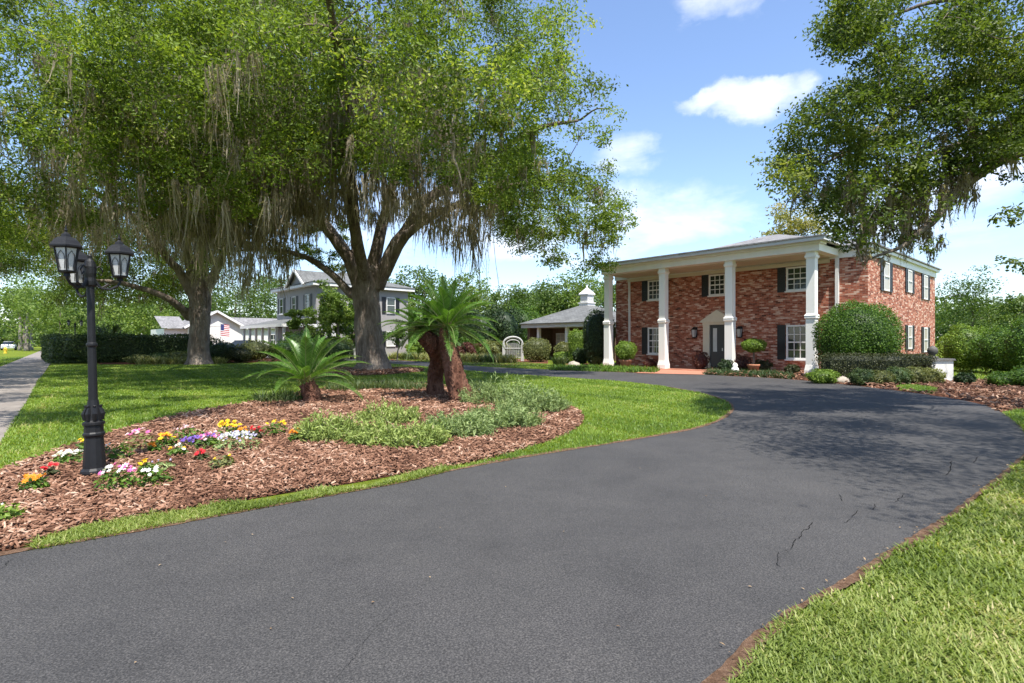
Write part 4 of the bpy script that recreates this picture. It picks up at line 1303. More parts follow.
def window_front(x0, x1, z0, z1, cols, rows, glass, parent=house, face='front', shut=True, sw=.42, plane=PW, deep_frame=.09, lit=False):
    """window + shutters on the front (y=plane) or the right side (x=plane)"""
    def bx(mb, a0, a1, o0, o1, z0, z1):
        if face == 'front':
            mb.box(a0, a1, plane - o1, plane - o0, z0, z1)
        else:
            mb.box(plane + o0, plane + o1, a0, a1, z0, z1)
    fr = MB(); w = .075
    bx(fr, x0, x0 + w, .003, deep_frame, z0, z1); bx(fr, x1 - w, x1, .003, deep_frame, z0, z1)
    bx(fr, x0 + w, x1 - w, .003, deep_frame, z1 - w, z1); bx(fr, x0 + w, x1 - w, .003, deep_frame, z0, z0 + w)
    if face == 'front':
        bx(fr, x0 - .05, x1 + .05, .0045, deep_frame + .06, z0 - .07, z0 - .002)
    zi0, zi1, xi0, xi1 = z0 + w, z1 - w, x0 + w, x1 - w
    for k in range(1, cols):
        c = xi0 + (xi1 - xi0) * k / cols; bx(fr, c - .014, c + .014, .03, .055, zi0, zi1)
    for k in range(1, rows):
        c = zi0 + (zi1 - zi0) * k / rows; hh = .03 if k == rows // 2 else .014
        bx(fr, xi0, xi1, .031, .056 if hh < .02 else .07, c - hh, c + hh)
    f = fr.build('window', WHITE, parent)
    p = MB(); bx(p, xi0, xi1, .004, .03, zi0, zi1); p.build('pane', glass, f)
    if shut:
        for a0, a1 in ((x0 - sw - .02, x0 - .06), (x1 + .06, x1 + sw + .02)):
            s_ = MB(); bx(s_, a0, a1, .003, .035, z0 - .03, z1 + .02)
            bx(s_, a0, a0 + .06, .035, .055, z0 - .03, z1 + .02); bx(s_, a1 - .06, a1, .035, .055, z0 - .03, z1 + .02)
            for c in (z0 - .03, (z0 + z1) / 2 - .03, z1 - .05):
                bx(s_, a0 + .06, a1 - .06, .035, .055, c, c + .07)
            for c in np.arange(z0 + .06, z1 - .06, .075):
                bx(s_, a0 + .06, a1 - .06, .035, .046, c, c + .035)
            s_.build('shutter', BLACK, parent)
    return f


for xa, xb, yt_u, yb_u, lower in ((648.5, 662, 277.6, 300, True), (709.5, 726, 270.4, 295.3, False), (786.8, 808.5, 263.2, 290.6, True)):
    a, b = tx(xa), tx(xb); c = (a + b) / 2
    window_front(a, b, zz(yb_u, c), min(5.13, zz(yt_u, c)), 3, 4, GLASS)
    if lower:
        yt, yb = (327.5, 354) if xa < 700 else (325, 359.3)
        window_front(a, b, zz(yb, c), zz(yt, c), 3, 4, GLASS)
# door with pediment
d0, d1 = tx(703.5), tx(733.5); dc = (d0 + d1) / 2
zt, za = zz(321.7, dc), zz(310.0, dc)
m = MB()
for a in (d0 + .05, d1 - .42):
    m.box(a, a + .37, PW - .16, PW - .003, .05, zt - .16)
    m.box(a - .03, a + .4, PW - .19, PW - .004, .05, .3)
m.box(d0 + .03, d1 - .03, PW - .18, PW - .005, zt - .16, zt - .03); m.box(d0 - .06, d1 + .06, PW - .25, PW - .006, zt - .03, zt + .05)
m.prism([(d0 - .08, zt + .05), (d1 + .08, zt + .05), (dc, za)], PW - .22, PW - .0035)
m.build('door_surround', CREAM, house)
m = MB(); m.box(d0 + .42, d1 - .42, PW - .06, PW - .004, .06, zt - .16)
dr = m.build('door', DOORM, house)
m = MB(); m.box(d0 + .60, d0 + .82, PW - .075, PW - .0605, .95, zt - .35); m.build('door_light', SKYGL, dr)
m = MB(); m.box(d1 - .60, d1 - .55, PW - .10, PW - .0605, 1.0, 1.15); m.build('handle', CHRM, dr)
# wall lanterns beside the door
for xa in (696, 741):
    c = tx(xa); m = MB()
    m.box(c - .08, c + .08, PW - .03, PW - .003, 1.72, 2.3); m.bar((c, PW - .03, 2.2), (c, PW - .2, 2.24), .03)
    m.frustum(c, PW - .2, 2.16, 2.3, .13, .13, .03, .03); m.frustum(c, PW - .2, 1.68, 1.74, .05, .05, .08, .08)
    for sx in (-1, 1):
        for sy in (-1, 1):
            m.bar((c + sx * .075, PW - .2 + sy * .075, 1.73), (c + sx * .115, PW - .2 + sy * .115, 2.17), .018)
    L = m.build('wall_lantern', IRON, house)
    m = MB(); m.frustum(c, PW - .2, 1.75, 2.15, .065, .065, .1, .1); m.build('lamp_glass', LGLASS, L)
# wreath-like plaque
m = MB(); c = tx(749); m.box(c - .25, c + .25, PW - .04, PW - .003, 1.45, 1.63); m.build('wall_plaque', IRON, house)
# downspouts
m = MB(); c = tx(630); m.box(c - .05, c + .05, PW - .11, PW - .004, .1, 5.16); m.build('downspout', WHITE, house)
m = MB(); c = tx(837.5); m.box(c - .07, c + .07, PW - .12, PW - .004, .1, 5.34); m.build('downspout', WHITE, house)


def qy(px):
    r = (px - CX) / F; c = H0 + S * PW + U * T1
    return PW + (r * c[1] - c[0]) / (S[0] - r * S[1])


for xa, xb, rows in ((880, 891.5, ((259.8, 291), (326, 352))), (904.9, 913.4, ((268, 292.5), (325.6, 349))), (921, 928.9, ((275, 299.5), (327.4, 352)))):
    a, b = qy(xa), qy(xb); c = (a + b) / 2; dd = dep(T1, c)
    for yt, yb in rows:
        z1_, z0_ = EYE + (CY - yt) * dd / F, EYE + (CY - yb) * dd / F
        w3 = (b - a) * .26
        window_front(a + w3, b - w3, max(.35, z0_), min(5.3, z1_), 1, 2, CURT, face='side', plane=T1, sw=w3 * .95, deep_frame=.05)

# ------------------------------------------------------------------ low pavilion with cupola
pv = np.array([.58, 46.0, 0])
pav = thing('garden_pavilion', 'low grey-roofed pavilion with small white cupola left of the brick house', 'pavilion', pv, ROT)
A_ = 8.0
m = MB(); hip(m, 0, A_, 0, A_, 2.98, .42, .06); m.build('roof', ROOFD, pav)
m = MB(); m.box(.12, A_ - .12, .12, A_ - .12, 2.62, 2.92); m.build('fascia', GREYP, pav)
m = MB(); m.box(.5, A_ - .5, 3.2, A_ - .5, 0, 2.615); m.box(.5, .8, .5, 3.2, 0, 2.612); m.build('wall', BROWNB, pav)
m = MB()
for x in (1.9, 5.0, 7.3):
    MB().box(x - .12, x + .12, .35, .59, 0, 2.617).build('post', WHITE, pav)
window_front(1.3, 2.3, 1.0, 2.2, 2, 4, SKYGL, parent=pav, shut=False, plane=3.2)
cz = 2.98 + 3.45 * .42
cup = MB(); c = A_ / 2
cup.box(c - .46, c + .46, c - .46, c + .46, cz - .5, cz + .22); cup.box(c - .52, c + .52, c - .52, c + .52, cz + .22, cz + .31)
cup.box(c - .36, c + .36, c - .36, c + .36, cz + .31, cz + .92)
for k in range(5):
    z = cz + .37 + k * .105
    cup.box(c - .40, c + .40, c - .40, c + .40, z, z + .05)
cup.box(c - .48, c + .48, c - .48, c + .48, cz + .92, cz + 1.0); cup.frustum(c, c, cz + 1.0, cz + 1.55, .50, .50, .04, .04); cup.lathe([(.0, cz + 1.5), (.05, cz + 1.55), (.075, cz + 1.62), (.03, cz + 1.7), (0, cz + 1.82)], (c, c, 0), 8)
cup.build('cupola', WHITE, pav)

# ------------------------------------------------------------------ grey house
gc = np.array([-17.8, 50.0, 0])
gh = thing('grey_house', 'grey two-storey house with white trim and wrap porch behind the big oak', 'house', gc, ROT)
m = MB(); m.box(-10.1, 0, 0, 9.6, 0, 6.6); m.build('wall', GREYS, gh)
m = MB(); m.box(-10.6, .5, -.5, 10.1, 6.6, 6.85); m.build('fascia', WHITE, gh)
m = MB(); hip(m, -10.65, .55, -.55, 10.15, 6.93, .33); m.build('roof', ROOFD, gh)
m = MB(); m.prism([(-5.6, 6.86), (-1.6, 6.86), (-3.6, 8.15)], -.35, 3.0); m.build('gable', GREYS, gh)
m = MB()
for sgn in (-1, 1):
    m.bar((-3.6 + sgn * 2.3, -.7, 6.75), (-3.6, -.7, 8.3), .12, .2); m.add([(-3.6 + sgn * 2.35, -.75, 6.72), (-3.6, -.75, 8.33), (-3.6, 4, 8.33), (-3.6 + sgn * 2.35, 4, 6.72)], [(0, 1, 2, 3)], mat=1)
m.build('gable_trim', [WHITE, ROOFD], gh)
for a in (-8.7, -5.3, -1.9):
    window_front(a - .5, a + .5, 4.3, 5.9, 1, 2, GLASS, parent=gh, plane=0, sw=.45)
for b in (1.3, 4.5, 7.6):
    window_front(b - .5, b + .5, 4.3, 5.9, 1, 2, GLASS, parent=gh, face='side', plane=0, sw=.45)
    window_front(b - .5, b + .5, 1.0, 2.5, 1, 2, SKYGL, parent=gh, face='side', plane=0, sw=.45)
m = MB()
m.add([(-11, -3.3, 3.05), (.8, -3.3, 3.05), (.8, -.003, 3.75), (-11, -.003, 3.75)], [(0, 1, 2, 3)]); m.box(-11, .8, -3.3, -.003, 2.95, 3.04)
m.build('porch_roof', ROOFD, gh)
m = MB(); m.box(-11.05, .85, -3.36, -3.302, 2.78, 3.06); m.box(.802, .86, -3.3, -.01, 2.78, 3.06); m.build('porch_fascia', WHITE, gh)
m = MB()
for k in range(7):
    x = -10.7 + k * 1.87; MB().box(x - .1, x + .1, -3.15, -2.95, .5, 2.95).build('porch_post', WHITE, gh)
m = MB(); m.box(-11, .8, -3.3, -.003, 0, .5); m.build('porch_base', GREYP, gh)

# ------------------------------------------------------------------ white house
wc = np.array([(240 - CX) / F * 64, 64.0, 0])
wh = thing('white_house', 'low white gabled house with garage door behind the second oak', 'house', wc, ROT)
# local y (s) runs right-away; gable end faces local +x
m = MB(); m.box(-9, 0, -5.2, .2, 0, 3.25); m.prism([(0, 0)] * 3, 0, 0) if False else None
m.box(-9, -1.0, -7.4, -5.2, 0, 2.9); m.box(-9.2, -2.5, .2, 9, 0, 3.1)
m.build('wall', WHITE, wh)
m = MB(); m.add([(.02, -5.4, 3.2), (.02, .4, 3.2), (.02, -2.5, 4.9)], None, [(0, 1, 2)]); m.build('gable', WHITE, wh)
m = MB()
m.add([(.35, -5.7, 3.05), (.35, -2.5, 4.98), (-9.3, -2.5, 4.98), (-9.3, -5.7, 3.05)], [(0, 1, 2, 3)]); m.add([(.35, .7, 3.05), (.35, -2.5, 4.98), (-9.3, -2.5, 4.98), (-9.3, .7, 3.05)], [(0, 3, 2, 1)])
m.add([(-.6, -7.7, 2.95), (-.6, -5.2, 2.95), (-5, -5.2, 4.4), (-5, -7.7, 4.4)], [(0, 1, 2, 3)]); m.add([(-2.1, .3, 3.15), (-2.1, 9.3, 3.15), (-5.5, 9.3, 4.5), (-5.5, .3, 4.5)], [(0, 1, 2, 3)])
m.build('roof', ROOF, wh)
m = MB(); m.bar((.4, -5.75, 3.0), (.4, -2.5, 4.93), .08, .22); m.bar((.4, .75, 3.0), (.4, -2.5, 4.93), .08, .22); m.build('gable_trim', SIGNW, wh)
m = MB(); m.box(.003, .05, -5.0, -2.9, .05, 2.3); m.build('garage_door', GARD, wh)
window_front(4.0, 5.2, 1.0, 2.4, 2, 2, GLASS, parent=wh, face='side', plane=-2.5, shut=False)

# flag
fl = W(226, 333, 57); fz = thing('flag', 'hanging red, white and blue striped flag before the white gable', 'flag', (fl[0], fl[1], 0))
MB().tube([(-.62, 0, 0), (-.62, 0, 3.5)], .035, 8).build('pole', GREYP, fz)
m = MB()
for k in range(13):
    za_, zb_ = 3.32 - k * .092, 3.32 - (k + 1) * .092
    nx_ = 10; xs_ = np.linspace(-.57, .33, nx_); ysn = .06 * np.sin(xs_ * 7)
    lo_ = 4 if k < 7 else 0
    v = np.vstack([np.c_[xs_, ysn, np.full(nx_, za_) - (xs_ + .57) * .12], np.c_[xs_, ysn, np.full(nx_, zb_) - (xs_ + .57) * .12]])
    for i in range(nx_ - 1):
        m.add(v[[i, i + 1, nx_ + i + 1, nx_ + i]], [(3, 2, 1, 0)], mat=2 if i < lo_ else (0 if k % 2 == 0 else 1))
m.build('cloth', [FLAGR, FLAGW, FLAGB], fz)


# ------------------------------------------------------------------ cars
def car(label, loc, rz, paint, suv=False):
    t = thing('parked_car', label, 'car', loc, rz)
    h = .15 if suv else 0
    body = [(-2.2, .35), (-2.25, .75), (-2.1, .95 + h), (-1.35, 1.0 + h), (1.0, 1.0 + h), (2.0, .85 + h), (2.25, .7), (2.25, .35)]
    m = MB(); m.prism(body, -.88, .88); m.build('body', paint, t)
    m = MB(); top = 1.45 + h * 2.2
    v = [(-1.9 if suv else -1.5, -.82, 1.0 + h), (1.05, -.82, 1.0 + h), (1.05, .82, 1.0 + h), (-1.9 if suv else -1.5, .82, 1.0 + h), (-1.6 if suv else -.9, -.62, top), (.3, -.62, top), (.3, .62, top), (-1.6 if suv else -.9, .62, top)]
    m.add(v, [(0, 1, 5, 4), (1, 2, 6, 5), (2, 3, 7, 6), (3, 0, 4, 7)]); m.build('window', CARG, t)
    m = MB(); m.box(-1.6 if suv else -.92, .32, -.64, .64, top + .002, top + .05); m.build('roof', paint, t)
    for sx in (-1.4, 1.4):
        for sy in (-.86, .86):
            m = MB(); m.tube([(sx, sy - .1, .33), (sx, sy + .1, .33)], .33, 16); w = m.build('wheel', RUBB, t)
            m = MB(); m.tube([(sx, sy - .115, .33), (sx, sy + .115, .33)], .19, 12); m.build('rim', CHRM, w)
    for sy in (-.6, .6):
        m = MB(); m.box(2.2, 2.27, sy - .2, sy + .2, .68, .8); m.build('headlight', SKYGL, t)
    return t


car('dark blue car parked in front of the white house', ((247 - CX) / F * 54, 54, .12), math.radians(-5), CARB)
car('white car far down the street at the left', ((9 - CX) / F * 95, 95, .02), math.atan2(wd[1], wd[0]), CARW)

# ------------------------------------------------------------------ lamp posts
def lantern(root, x, y, z):
    n = 6; ph = math.radians(-53)
    fr = MB()
    fr.lathe([(0, -.045), (.035, -.04), (.03, -.01), (.078, 0), (.084, .018), (.0, .018)], (x, y, z), n, ph=ph)
    ring0, ring1 = .074, .112; hgt = .26
    for k in range(n):
        a = ph + k * 2 * math.pi / n
        fr.bar((x + ring0 * math.cos(a), y + ring0 * math.sin(a), z + .015), (x + ring1 * math.cos(a), y + ring1 * math.sin(a), z + hgt), .013)
    fr.lathe([(.115, hgt - .012), (.155, hgt), (.155, hgt + .016), (.140, hgt + .03), (.117, hgt + .068), (.08, hgt + .10), (.048, hgt + .112), (.043, hgt + .135), (.026, hgt + .145), (.011, hgt + .165), (.018, hgt + .18), (.011, hgt + .195), (.004, hgt + .235), (0, hgt + .24)], (x, y, z), n, ph=ph)
    fr.lathe([(.115, hgt - .012), (.0, hgt - .01)], (x, y, z), n, ph=ph)
    for k in range(n):                                    # small arch inside each pane
        a0 = ph + k * 2 * math.pi / n; a1 = a0 + 2 * math.pi / n
        def pt(u_, t_):
            r_ = ring0 + (ring1 - ring0) * t_
            e0 = np.array([math.cos(a0), math.sin(a0)]) * r_; e1 = np.array([math.cos(a1), math.sin(a1)]) * r_
            q = e0 + (e1 - e0) * u_
            return (x + q[0], y + q[1], z + .015 + (hgt - .02) * t_)
        fr.tube([pt(.24, .08), pt(.16, .45), pt(.22, .68), pt(.5, .85), pt(.78, .68), pt(.84, .45), pt(.76, .08)], .0035, 4)
    o = fr.build('lantern', IRON, root)
    gl = MB(); gl.lathe([(ring0 - .006, .02), (ring1 - .007, hgt - .005)], (x, y, z), n, ph=ph); gl.build('lamp_glass', LGLASS, o)
    b = MB(); b.lathe([(0, .03), (.018, .03), (.02, .08), (.03, .12), (.028, .16), (0, .19)], (x, y, z), 10); b.build('bulb', SIGNW, o)


def lamp_post(label, loc, tilt, arms):
    t = thing('lamp_post', label, 'street lamp', loc, 0, 'lantern lamp posts', tilt)
    m = MB()
    m.lathe([(0, 0), (.145, 0), (.145, .03), (.125, .045), (.133, .07), (.128, .095), (.108, .12), (.097, .30), (.088, .44), (.090, .46), (.102, .475), (.102, .495), (.090, .51), (.089, .58), (.103, .59), (.103, .615), (.078, .63), (.068, .65)], n=12)
    m.build('base', IRON, t)
    m = MB()
    for k in range(8):
        a = k * math.pi / 4
        pts = [(.075 * math.cos(a), .075 * math.sin(a), .64), (.085 * math.cos(a), .085 * math.sin(a), .71), (.062 * math.cos(a), .062 * math.sin(a), .78), (.078 * math.cos(a), .078 * math.sin(a), .80)]
        m.tube(pts, [.02, .024, .014, .012], 5)
    m.lathe([(.075, .64), (.07, .7), (.056, .8), (.05, .86)], n=12)
    m.build('leaf_collar', IRON, t)
    m = MB(); m.lathe([(.043, .86), (.039, 1.4), (.039, 1.44), (.050, 1.45), (.052, 1.465), (.050, 1.48), (.038, 1.49), (.035, 2.1), (.052, 2.12), (.055, 2.16), (.05, 2.2), (.058, 2.25), (.06, 2.32), (.045, 2.38), (.02, 2.41), (.022, 2.44), (0, 2.47)], n=14)
    m.build('pole', IRON, t, smooth=False)
    for (ang, r, dz) in arms:
        c, s = math.cos(ang), math.sin(ang)
        m = MB()
        m.tube([(c * q * r, s * q * r, 2.16 + dz + h) for q, h in ((.12, .02), (.35, -.07), (.65, -.08), (.9, -.04), (1, .0), (1, .03))], [.017, .015, .014, .014, .014, .018], 7)
        m.tube([(c * q * r, s * q * r, 2.2 + h) for q, h in ((.14, .10), (.3, .13), (.42, .08), (.36, .03), (.28, .06))], .009, 6)
        m.tube([(c * q * r, s * q * r, 2.2 + h) for q, h in ((.14, -.09), (.4, -.1), (.6, -.06))], .010, 6)
        m.build('arm', IRON, t)
        lantern(t, c * r, s * r, 2.22 + dz)
    return t


lp = G(95, 478)
vr = math.atan2(.604, .797)
lamp_post('black iron lamp post with three glazed lanterns standing in the flower bed', lp, (.0, -.024), [(vr + math.radians(6), .27, 0), (vr + math.radians(232), .31, 0), (vr + math.radians(118), .26, -.08)])
l2 = W(75, 341.5, 40)
lamp_post('small distant black lamp post showing two lanterns above the clipped hedge', (l2[0], l2[1], .45), (0, 0), [(.6, .36, 0), (.6 + math.pi, .36, 0)])


# ------------------------------------------------------------------ sago palms
def sago(label, base, trunks, heads):
    base = np.asarray(base, float)
    root = thing('sago_palm', label, 'palm', base, group='sago palms in the island bed')
    for pts, r in trunks:
        m = MB(); sp_ = spline(pts, 8); rr = np.interp(np.linspace(0, 1, len(sp_)), np.linspace(0, 1, len(r)), r)
        m.tube(sp_, rr, 16, bump=.10)
        tg = unit(np.gradient(sp_, axis=0))                      # leaf-base stubs
        for k in range(int(260 * np.linalg.norm(sp_[-1] - sp_[0]))):
            q = random.random() * (len(sp_) - 1.001); i = int(q); f = q - i
            p = sp_[i] * (1 - f) + sp_[i + 1] * f; R = rr[i]
            a = random.uniform(0, 6.283); o = np.array([math.cos(a), math.sin(a), 0]); o -= tg[i] * o.dot(tg[i]); o = unit(o)
            s = p + o * R * .9
            m.tube([s, s + o * .035 + tg[i] * .05], [.030, .014], 5)
        m.build('trunk', BARKR, root, base)
    m = MB()
    for (c, n, L, tmin, tmax) in heads:
        for k in range(n):
            az = k * 2.39996 + random.uniform(-.2, .2); el = math.radians(tmin + (tmax - tmin) * ((k + .5) / n) ** .9 + random.uniform(-5, 5))
            Lf = L * random.uniform(.85, 1.1) * (1 - .15 * max(0, math.sin(el)))
            o = np.array([math.cos(az), math.sin(az), 0]); K = 12
            pts = [c + o * .06]; e = el
            for j in range(K):
                e -= math.radians(2.6 + 3.6 * math.cos(el)) * (j / K + .3)
                pts.append(pts[-1] + (o * math.cos(e) + ZV * math.sin(e)) * Lf / K)
            pts = np.array(pts)
            m.tube(pts, np.linspace(.014, .004, K + 1), 4, mat=1, cap=False)
            sp_ = spline(pts, 4); tg = unit(np.gradient(sp_, axis=0)); nl = len(sp_)
            side = unit(np.cross(tg, ZV + 1e-6)); upv = np.cross(side, tg)
            f = np.linspace(0, 1, nl)
            ll = .135 * L * np.sin(np.clip(f * .93 + .12, 0, 1) * math.pi) ** .7 + .02
            sel = np.arange(5, nl)
            for sg in (-1, 1):
                for jit in (0, .5):
                    P = sp_[sel] + tg[sel] * jit * Lf / nl
                    dirn = unit(side[sel] * sg * .70 + tg[sel] * .62 + upv[sel] * .42 + rng.normal(0, .05, (len(sel), 3)))
                    wv_ = unit(np.cross(dirn, upv[sel])) * .0068
                    lk = ll[sel][:, None] * rng.uniform(.85, 1.1, (len(sel), 1))
                    mid = P + dirn * lk * .55; tp = P + dirn * lk - ZV * lk * .13
                    v = np.stack([P - wv_ * .7, P + wv_ * .7, mid + wv_, mid - wv_, tp], 1).reshape(-1, 3)
                    i = np.arange(len(sel))[:, None] * 5
                    m.add(v, i + np.array([[0, 1, 2, 3]]), i + np.array([[3, 2, 4]]), var=np.clip(rng.normal(.5, .2, len(sel)), 0, 1))
    m.build('crown', [PLM, RACH], root, base)
    # pale fuzzy centre and dead skirt
    s = MB()
    for (c, n, L, a_, b_) in heads:
        P = c + rng.normal(0, .09, (160, 3)); add_blades(s, P, .22, .012, .9)
        P = c + np.array([0, 0, -.05]) + rng.normal(0, .10, (60, 3)); add_blades(s, P, .35, .010, 2.2)
    s.build('centre_fuzz', STRAW, root, base)
    return root


p1 = G(312, 404); k1 = p1[1]
sago('short single-trunk sago palm with upright fronds in the island bed', p1, [([p1 + [0, 0, -.05], p1 + [-.02, 0, .25], W(307, 384, k1)], [.22, .20, .17])], [(W(306, 381, k1), 28, 1.62, 4, 84)])
pa = G(463, 403); pb = G(436, 397)
sago('tall twin-trunk sago palm with dense crown in the island bed', pa, [
    ([pa + [.0, 0, -.05], pa + [-.02, 0, .12], W(458, 386, pa[1]), W(452, 362, pa[1] + .1), W(447, 340, pa[1] + .2), W(447, 330, pa[1] + .2)], [.38, .32, .26, .22, .19, .14]),
    ([pb + [0, 0, -.05], W(435, 378, pb[1]), W(438, 358, pb[1] - .4), W(433, 345, pb[1] - .9), W(424, 336, pb[1] - 1.0)], [.25, .20, .20, .23, .18])],
     [(W(447, 327, pa[1] + .2), 50, 1.55, -15, 84), (W(423, 331, pb[1] - .7), 26, 1.2, -5, 70)])
# palm behind the hedge
pc = np.array([(110 - CX) / F * 42, 42, 0])
r_ = thing('fan_palm', 'dark bushy palm crown showing above the clipped hedge', 'palm', pc)
m = MB(); m.tube([pc, pc + [0, 0, 1.2]], .3, 10); m.build('trunk', BARKR, r_, pc)
m = MB()
for k in range(30):
    az = k * 2.4; el = random.uniform(.0, 1.2); o = np.array([math.cos(az) * math.cos(el), math.sin(az) * math.cos(el), math.sin(el)])
    c = pc + [0, 0, 1.5] + o * .8
    for j in range(22):
        b = unit(o + rng.normal(0, .35, 3)); s = np.cross(b, ZV) * .03
        m.add([c, c + b * .5 + s, c + b * .95 - ZV * .1, c + b * .5 - s], [(0, 1, 2, 3)])
m.build('crown', DKL, r_, pc)


# ------------------------------------------------------------------ junipers and low planting in the bed
def juniper(label, c, rx, ry, h, n, mat, tint=None):
    mb = MB(); c = np.array([c[0], c[1], 0.0])
    ns = max(18, n // 42); th = rng.uniform(0, 6.283, ns); rr = rng.random(ns) ** .5
    T_ = np.stack([np.cos(th) * rr * rx, np.sin(th) * rr * ry, np.zeros(ns)], 1)
    Pn, An, vn = [], [], []
    for tpt in T_:
        out = np.array([tpt[0] / rx, tpt[1] / ry, 0]); hh = h * (1 - .55 * np.linalg.norm(out) ** 2) * random.uniform(.6, 1.15)
        tipd = unit(out * .8 + np.array([random.gauss(0, .3), random.gauss(0, .3), .9]))
        st_ = c + tpt * .85 + np.array([0, 0, hh * .15])
        L = hh * random.uniform(.8, 1.1)
        f = rng.random(42) ** .8
        Pn.append(st_ + np.outer(f, tipd) * L + rng.normal(0, .035, (42, 3))); An.append(np.tile(tipd, (42, 1))); vn.append(np.clip(rng.normal(.5, .2, 42) + random.gauss(0, .16), 0, 1))
    Pn, An, vn = np.vstack(Pn), np.vstack(An), np.concatenate(vn)
    Pn[:, 2] = np.maximum(Pn[:, 2], .02)
    add_leaves(mb, Pn, .095, .022, axis=An, abias=.55, var=vn)
    return tag(mb.build('juniper', mat, None, c), label, 'shrub', 'low junipers in the island bed')


for (px, py, rx, ry, h, n, m, lab) in [(330, 441, .50, .36, .34, 3800, JUN, 'light green low juniper at the left end of the row'),
                                        (378, 446, .42, .32, .30, 3000, JUN, 'sparse pale juniper beside the left end one'),
                                        (415, 447, .50, .36, .32, 3800, JUN, 'yellowish low juniper in the middle of the row'),
                                        (458, 437, .55, .40, .32, 4300, JUNB, 'grey-green low juniper before the palm trunks'),
                                        (502, 428, .60, .42, .32, 4300, JUNB, 'bluish low juniper at the right end of the row'),
                                        (532, 413, .55, .45, .36, 4000, JUNB, 'blue-green juniper nearest the island tip'),
                                        (500, 405, .65, .45, .36, 3600, JUNB, 'bushy juniper right behind the twin palm'),
                                        (388, 424, .5, .35, .28, 2400, JUN, 'thin pale juniper behind the row of junipers')]:
    c = G(px, py); juniper(lab, c, rx * c[1] / 8.5, ry * c[1] / 8.5, h * 1.12 * c[1] / 8.5, int(n * 1.5), m)
grp = 'shaded tufts behind the palms'
for k, (px, py, lab) in enumerate([(345, 392, 'shaded strap-leaf tuft right of the single palm'), (365, 391, 'shaded strap-leaf tuft between the palms, left'), (388, 390, 'shaded strap-leaf tuft between the palms, middle'), (408, 391, 'shaded strap-leaf tuft left of the twin trunks'), (478, 392, 'shaded strap-leaf tuft right of the twin trunks'), (282, 403, 'shaded strap-leaf tuft left of the single palm')]):
    c = G(px, py); strapclump('strap_clump', lab, 'ornamental grass', c, .6, .42, 500, LIR, .018, grp, .7)

# flowers
FC = {'white': (.80, .80, .76), 'yellow': (.80, .52, .02), 'orange': (.78, .28, .02), 'red': (.55, .02, .03), 'pink': (.70, .16, .42), 'purple': (.22, .13, .48), 'lilac': (.50, .48, .72), 'blush': (.75, .52, .55)}
FM = {k: leafmat('petal_' + k, [(0, sc(v, .75)), (1, tuple(min(.9, x * 1.1) for x in v))], .25, .6) for k, v in FC.items()}


def flower(px, py, r, h, blooms, lab, fol=BOX, nb=10, bs=.05, nleaf=170):
    h *= 1.35; bs *= .62; nb = int(nb * 1.5 + .5); r *= .92
    c = G(px, py); t = thing('flower_plant', lab, 'flower', c, 0, 'bedding flowers around the lamp post')
    m = MB(); th = rng.uniform(0, 6.283, nleaf); rr = rng.random(nleaf) ** .6 * r
    P = np.stack([np.cos(th) * rr, np.sin(th) * rr, rng.uniform(.03, 1, nleaf) * h * (1 - .4 * (rr / r) ** 2)], 1)
    o = np.stack([np.cos(th), np.sin(th), np.full(nleaf, .5)], 1)
    add_leaves(m, P, .075, .034, unit(o * .4 + ZV), .6, axis=unit(o), abias=.5)
    m.build('foliage', fol, t)
    for colr in blooms:
        m = MB()
        for k in range(max(1, nb // len(blooms))):
            a = random.uniform(0, 6.283); q = random.random() ** .6 * r * .85
            b = np.array([math.cos(a) * q, math.sin(a) * q, h * (1.05 - .35 * (q / r) ** 2) + random.uniform(.0, .04)])
            nn = unit(np.array([random.gauss(0, .4), random.gauss(0, .4) - .35, 1.0])); s = np.cross(nn, [.3, .9, .1]); s = unit(s); w = np.cross(nn, s)
            np_ = 7; S_ = bs * random.uniform(.75, 1.2)
            for j in range(np_):
                g_ = j * 6.283 / np_; dv = s * math.cos(g_) + w * math.sin(g_); pv_ = -s * math.sin(g_) + w * math.cos(g_)
                m.add([b, b + dv * S_ * .5 + pv_ * S_ * .27 + nn * .008, b + dv * S_ + nn * .002 * j, b + dv * S_ * .5 - pv_ * S_ * .27 + nn * .008], [(0, 1, 2, 3)])
            m.tube([b - nn * .01, b + nn * .008], [.3 * S_, .22 * S_], 6)
        m.build('blossom', FM[colr], t)
    return t


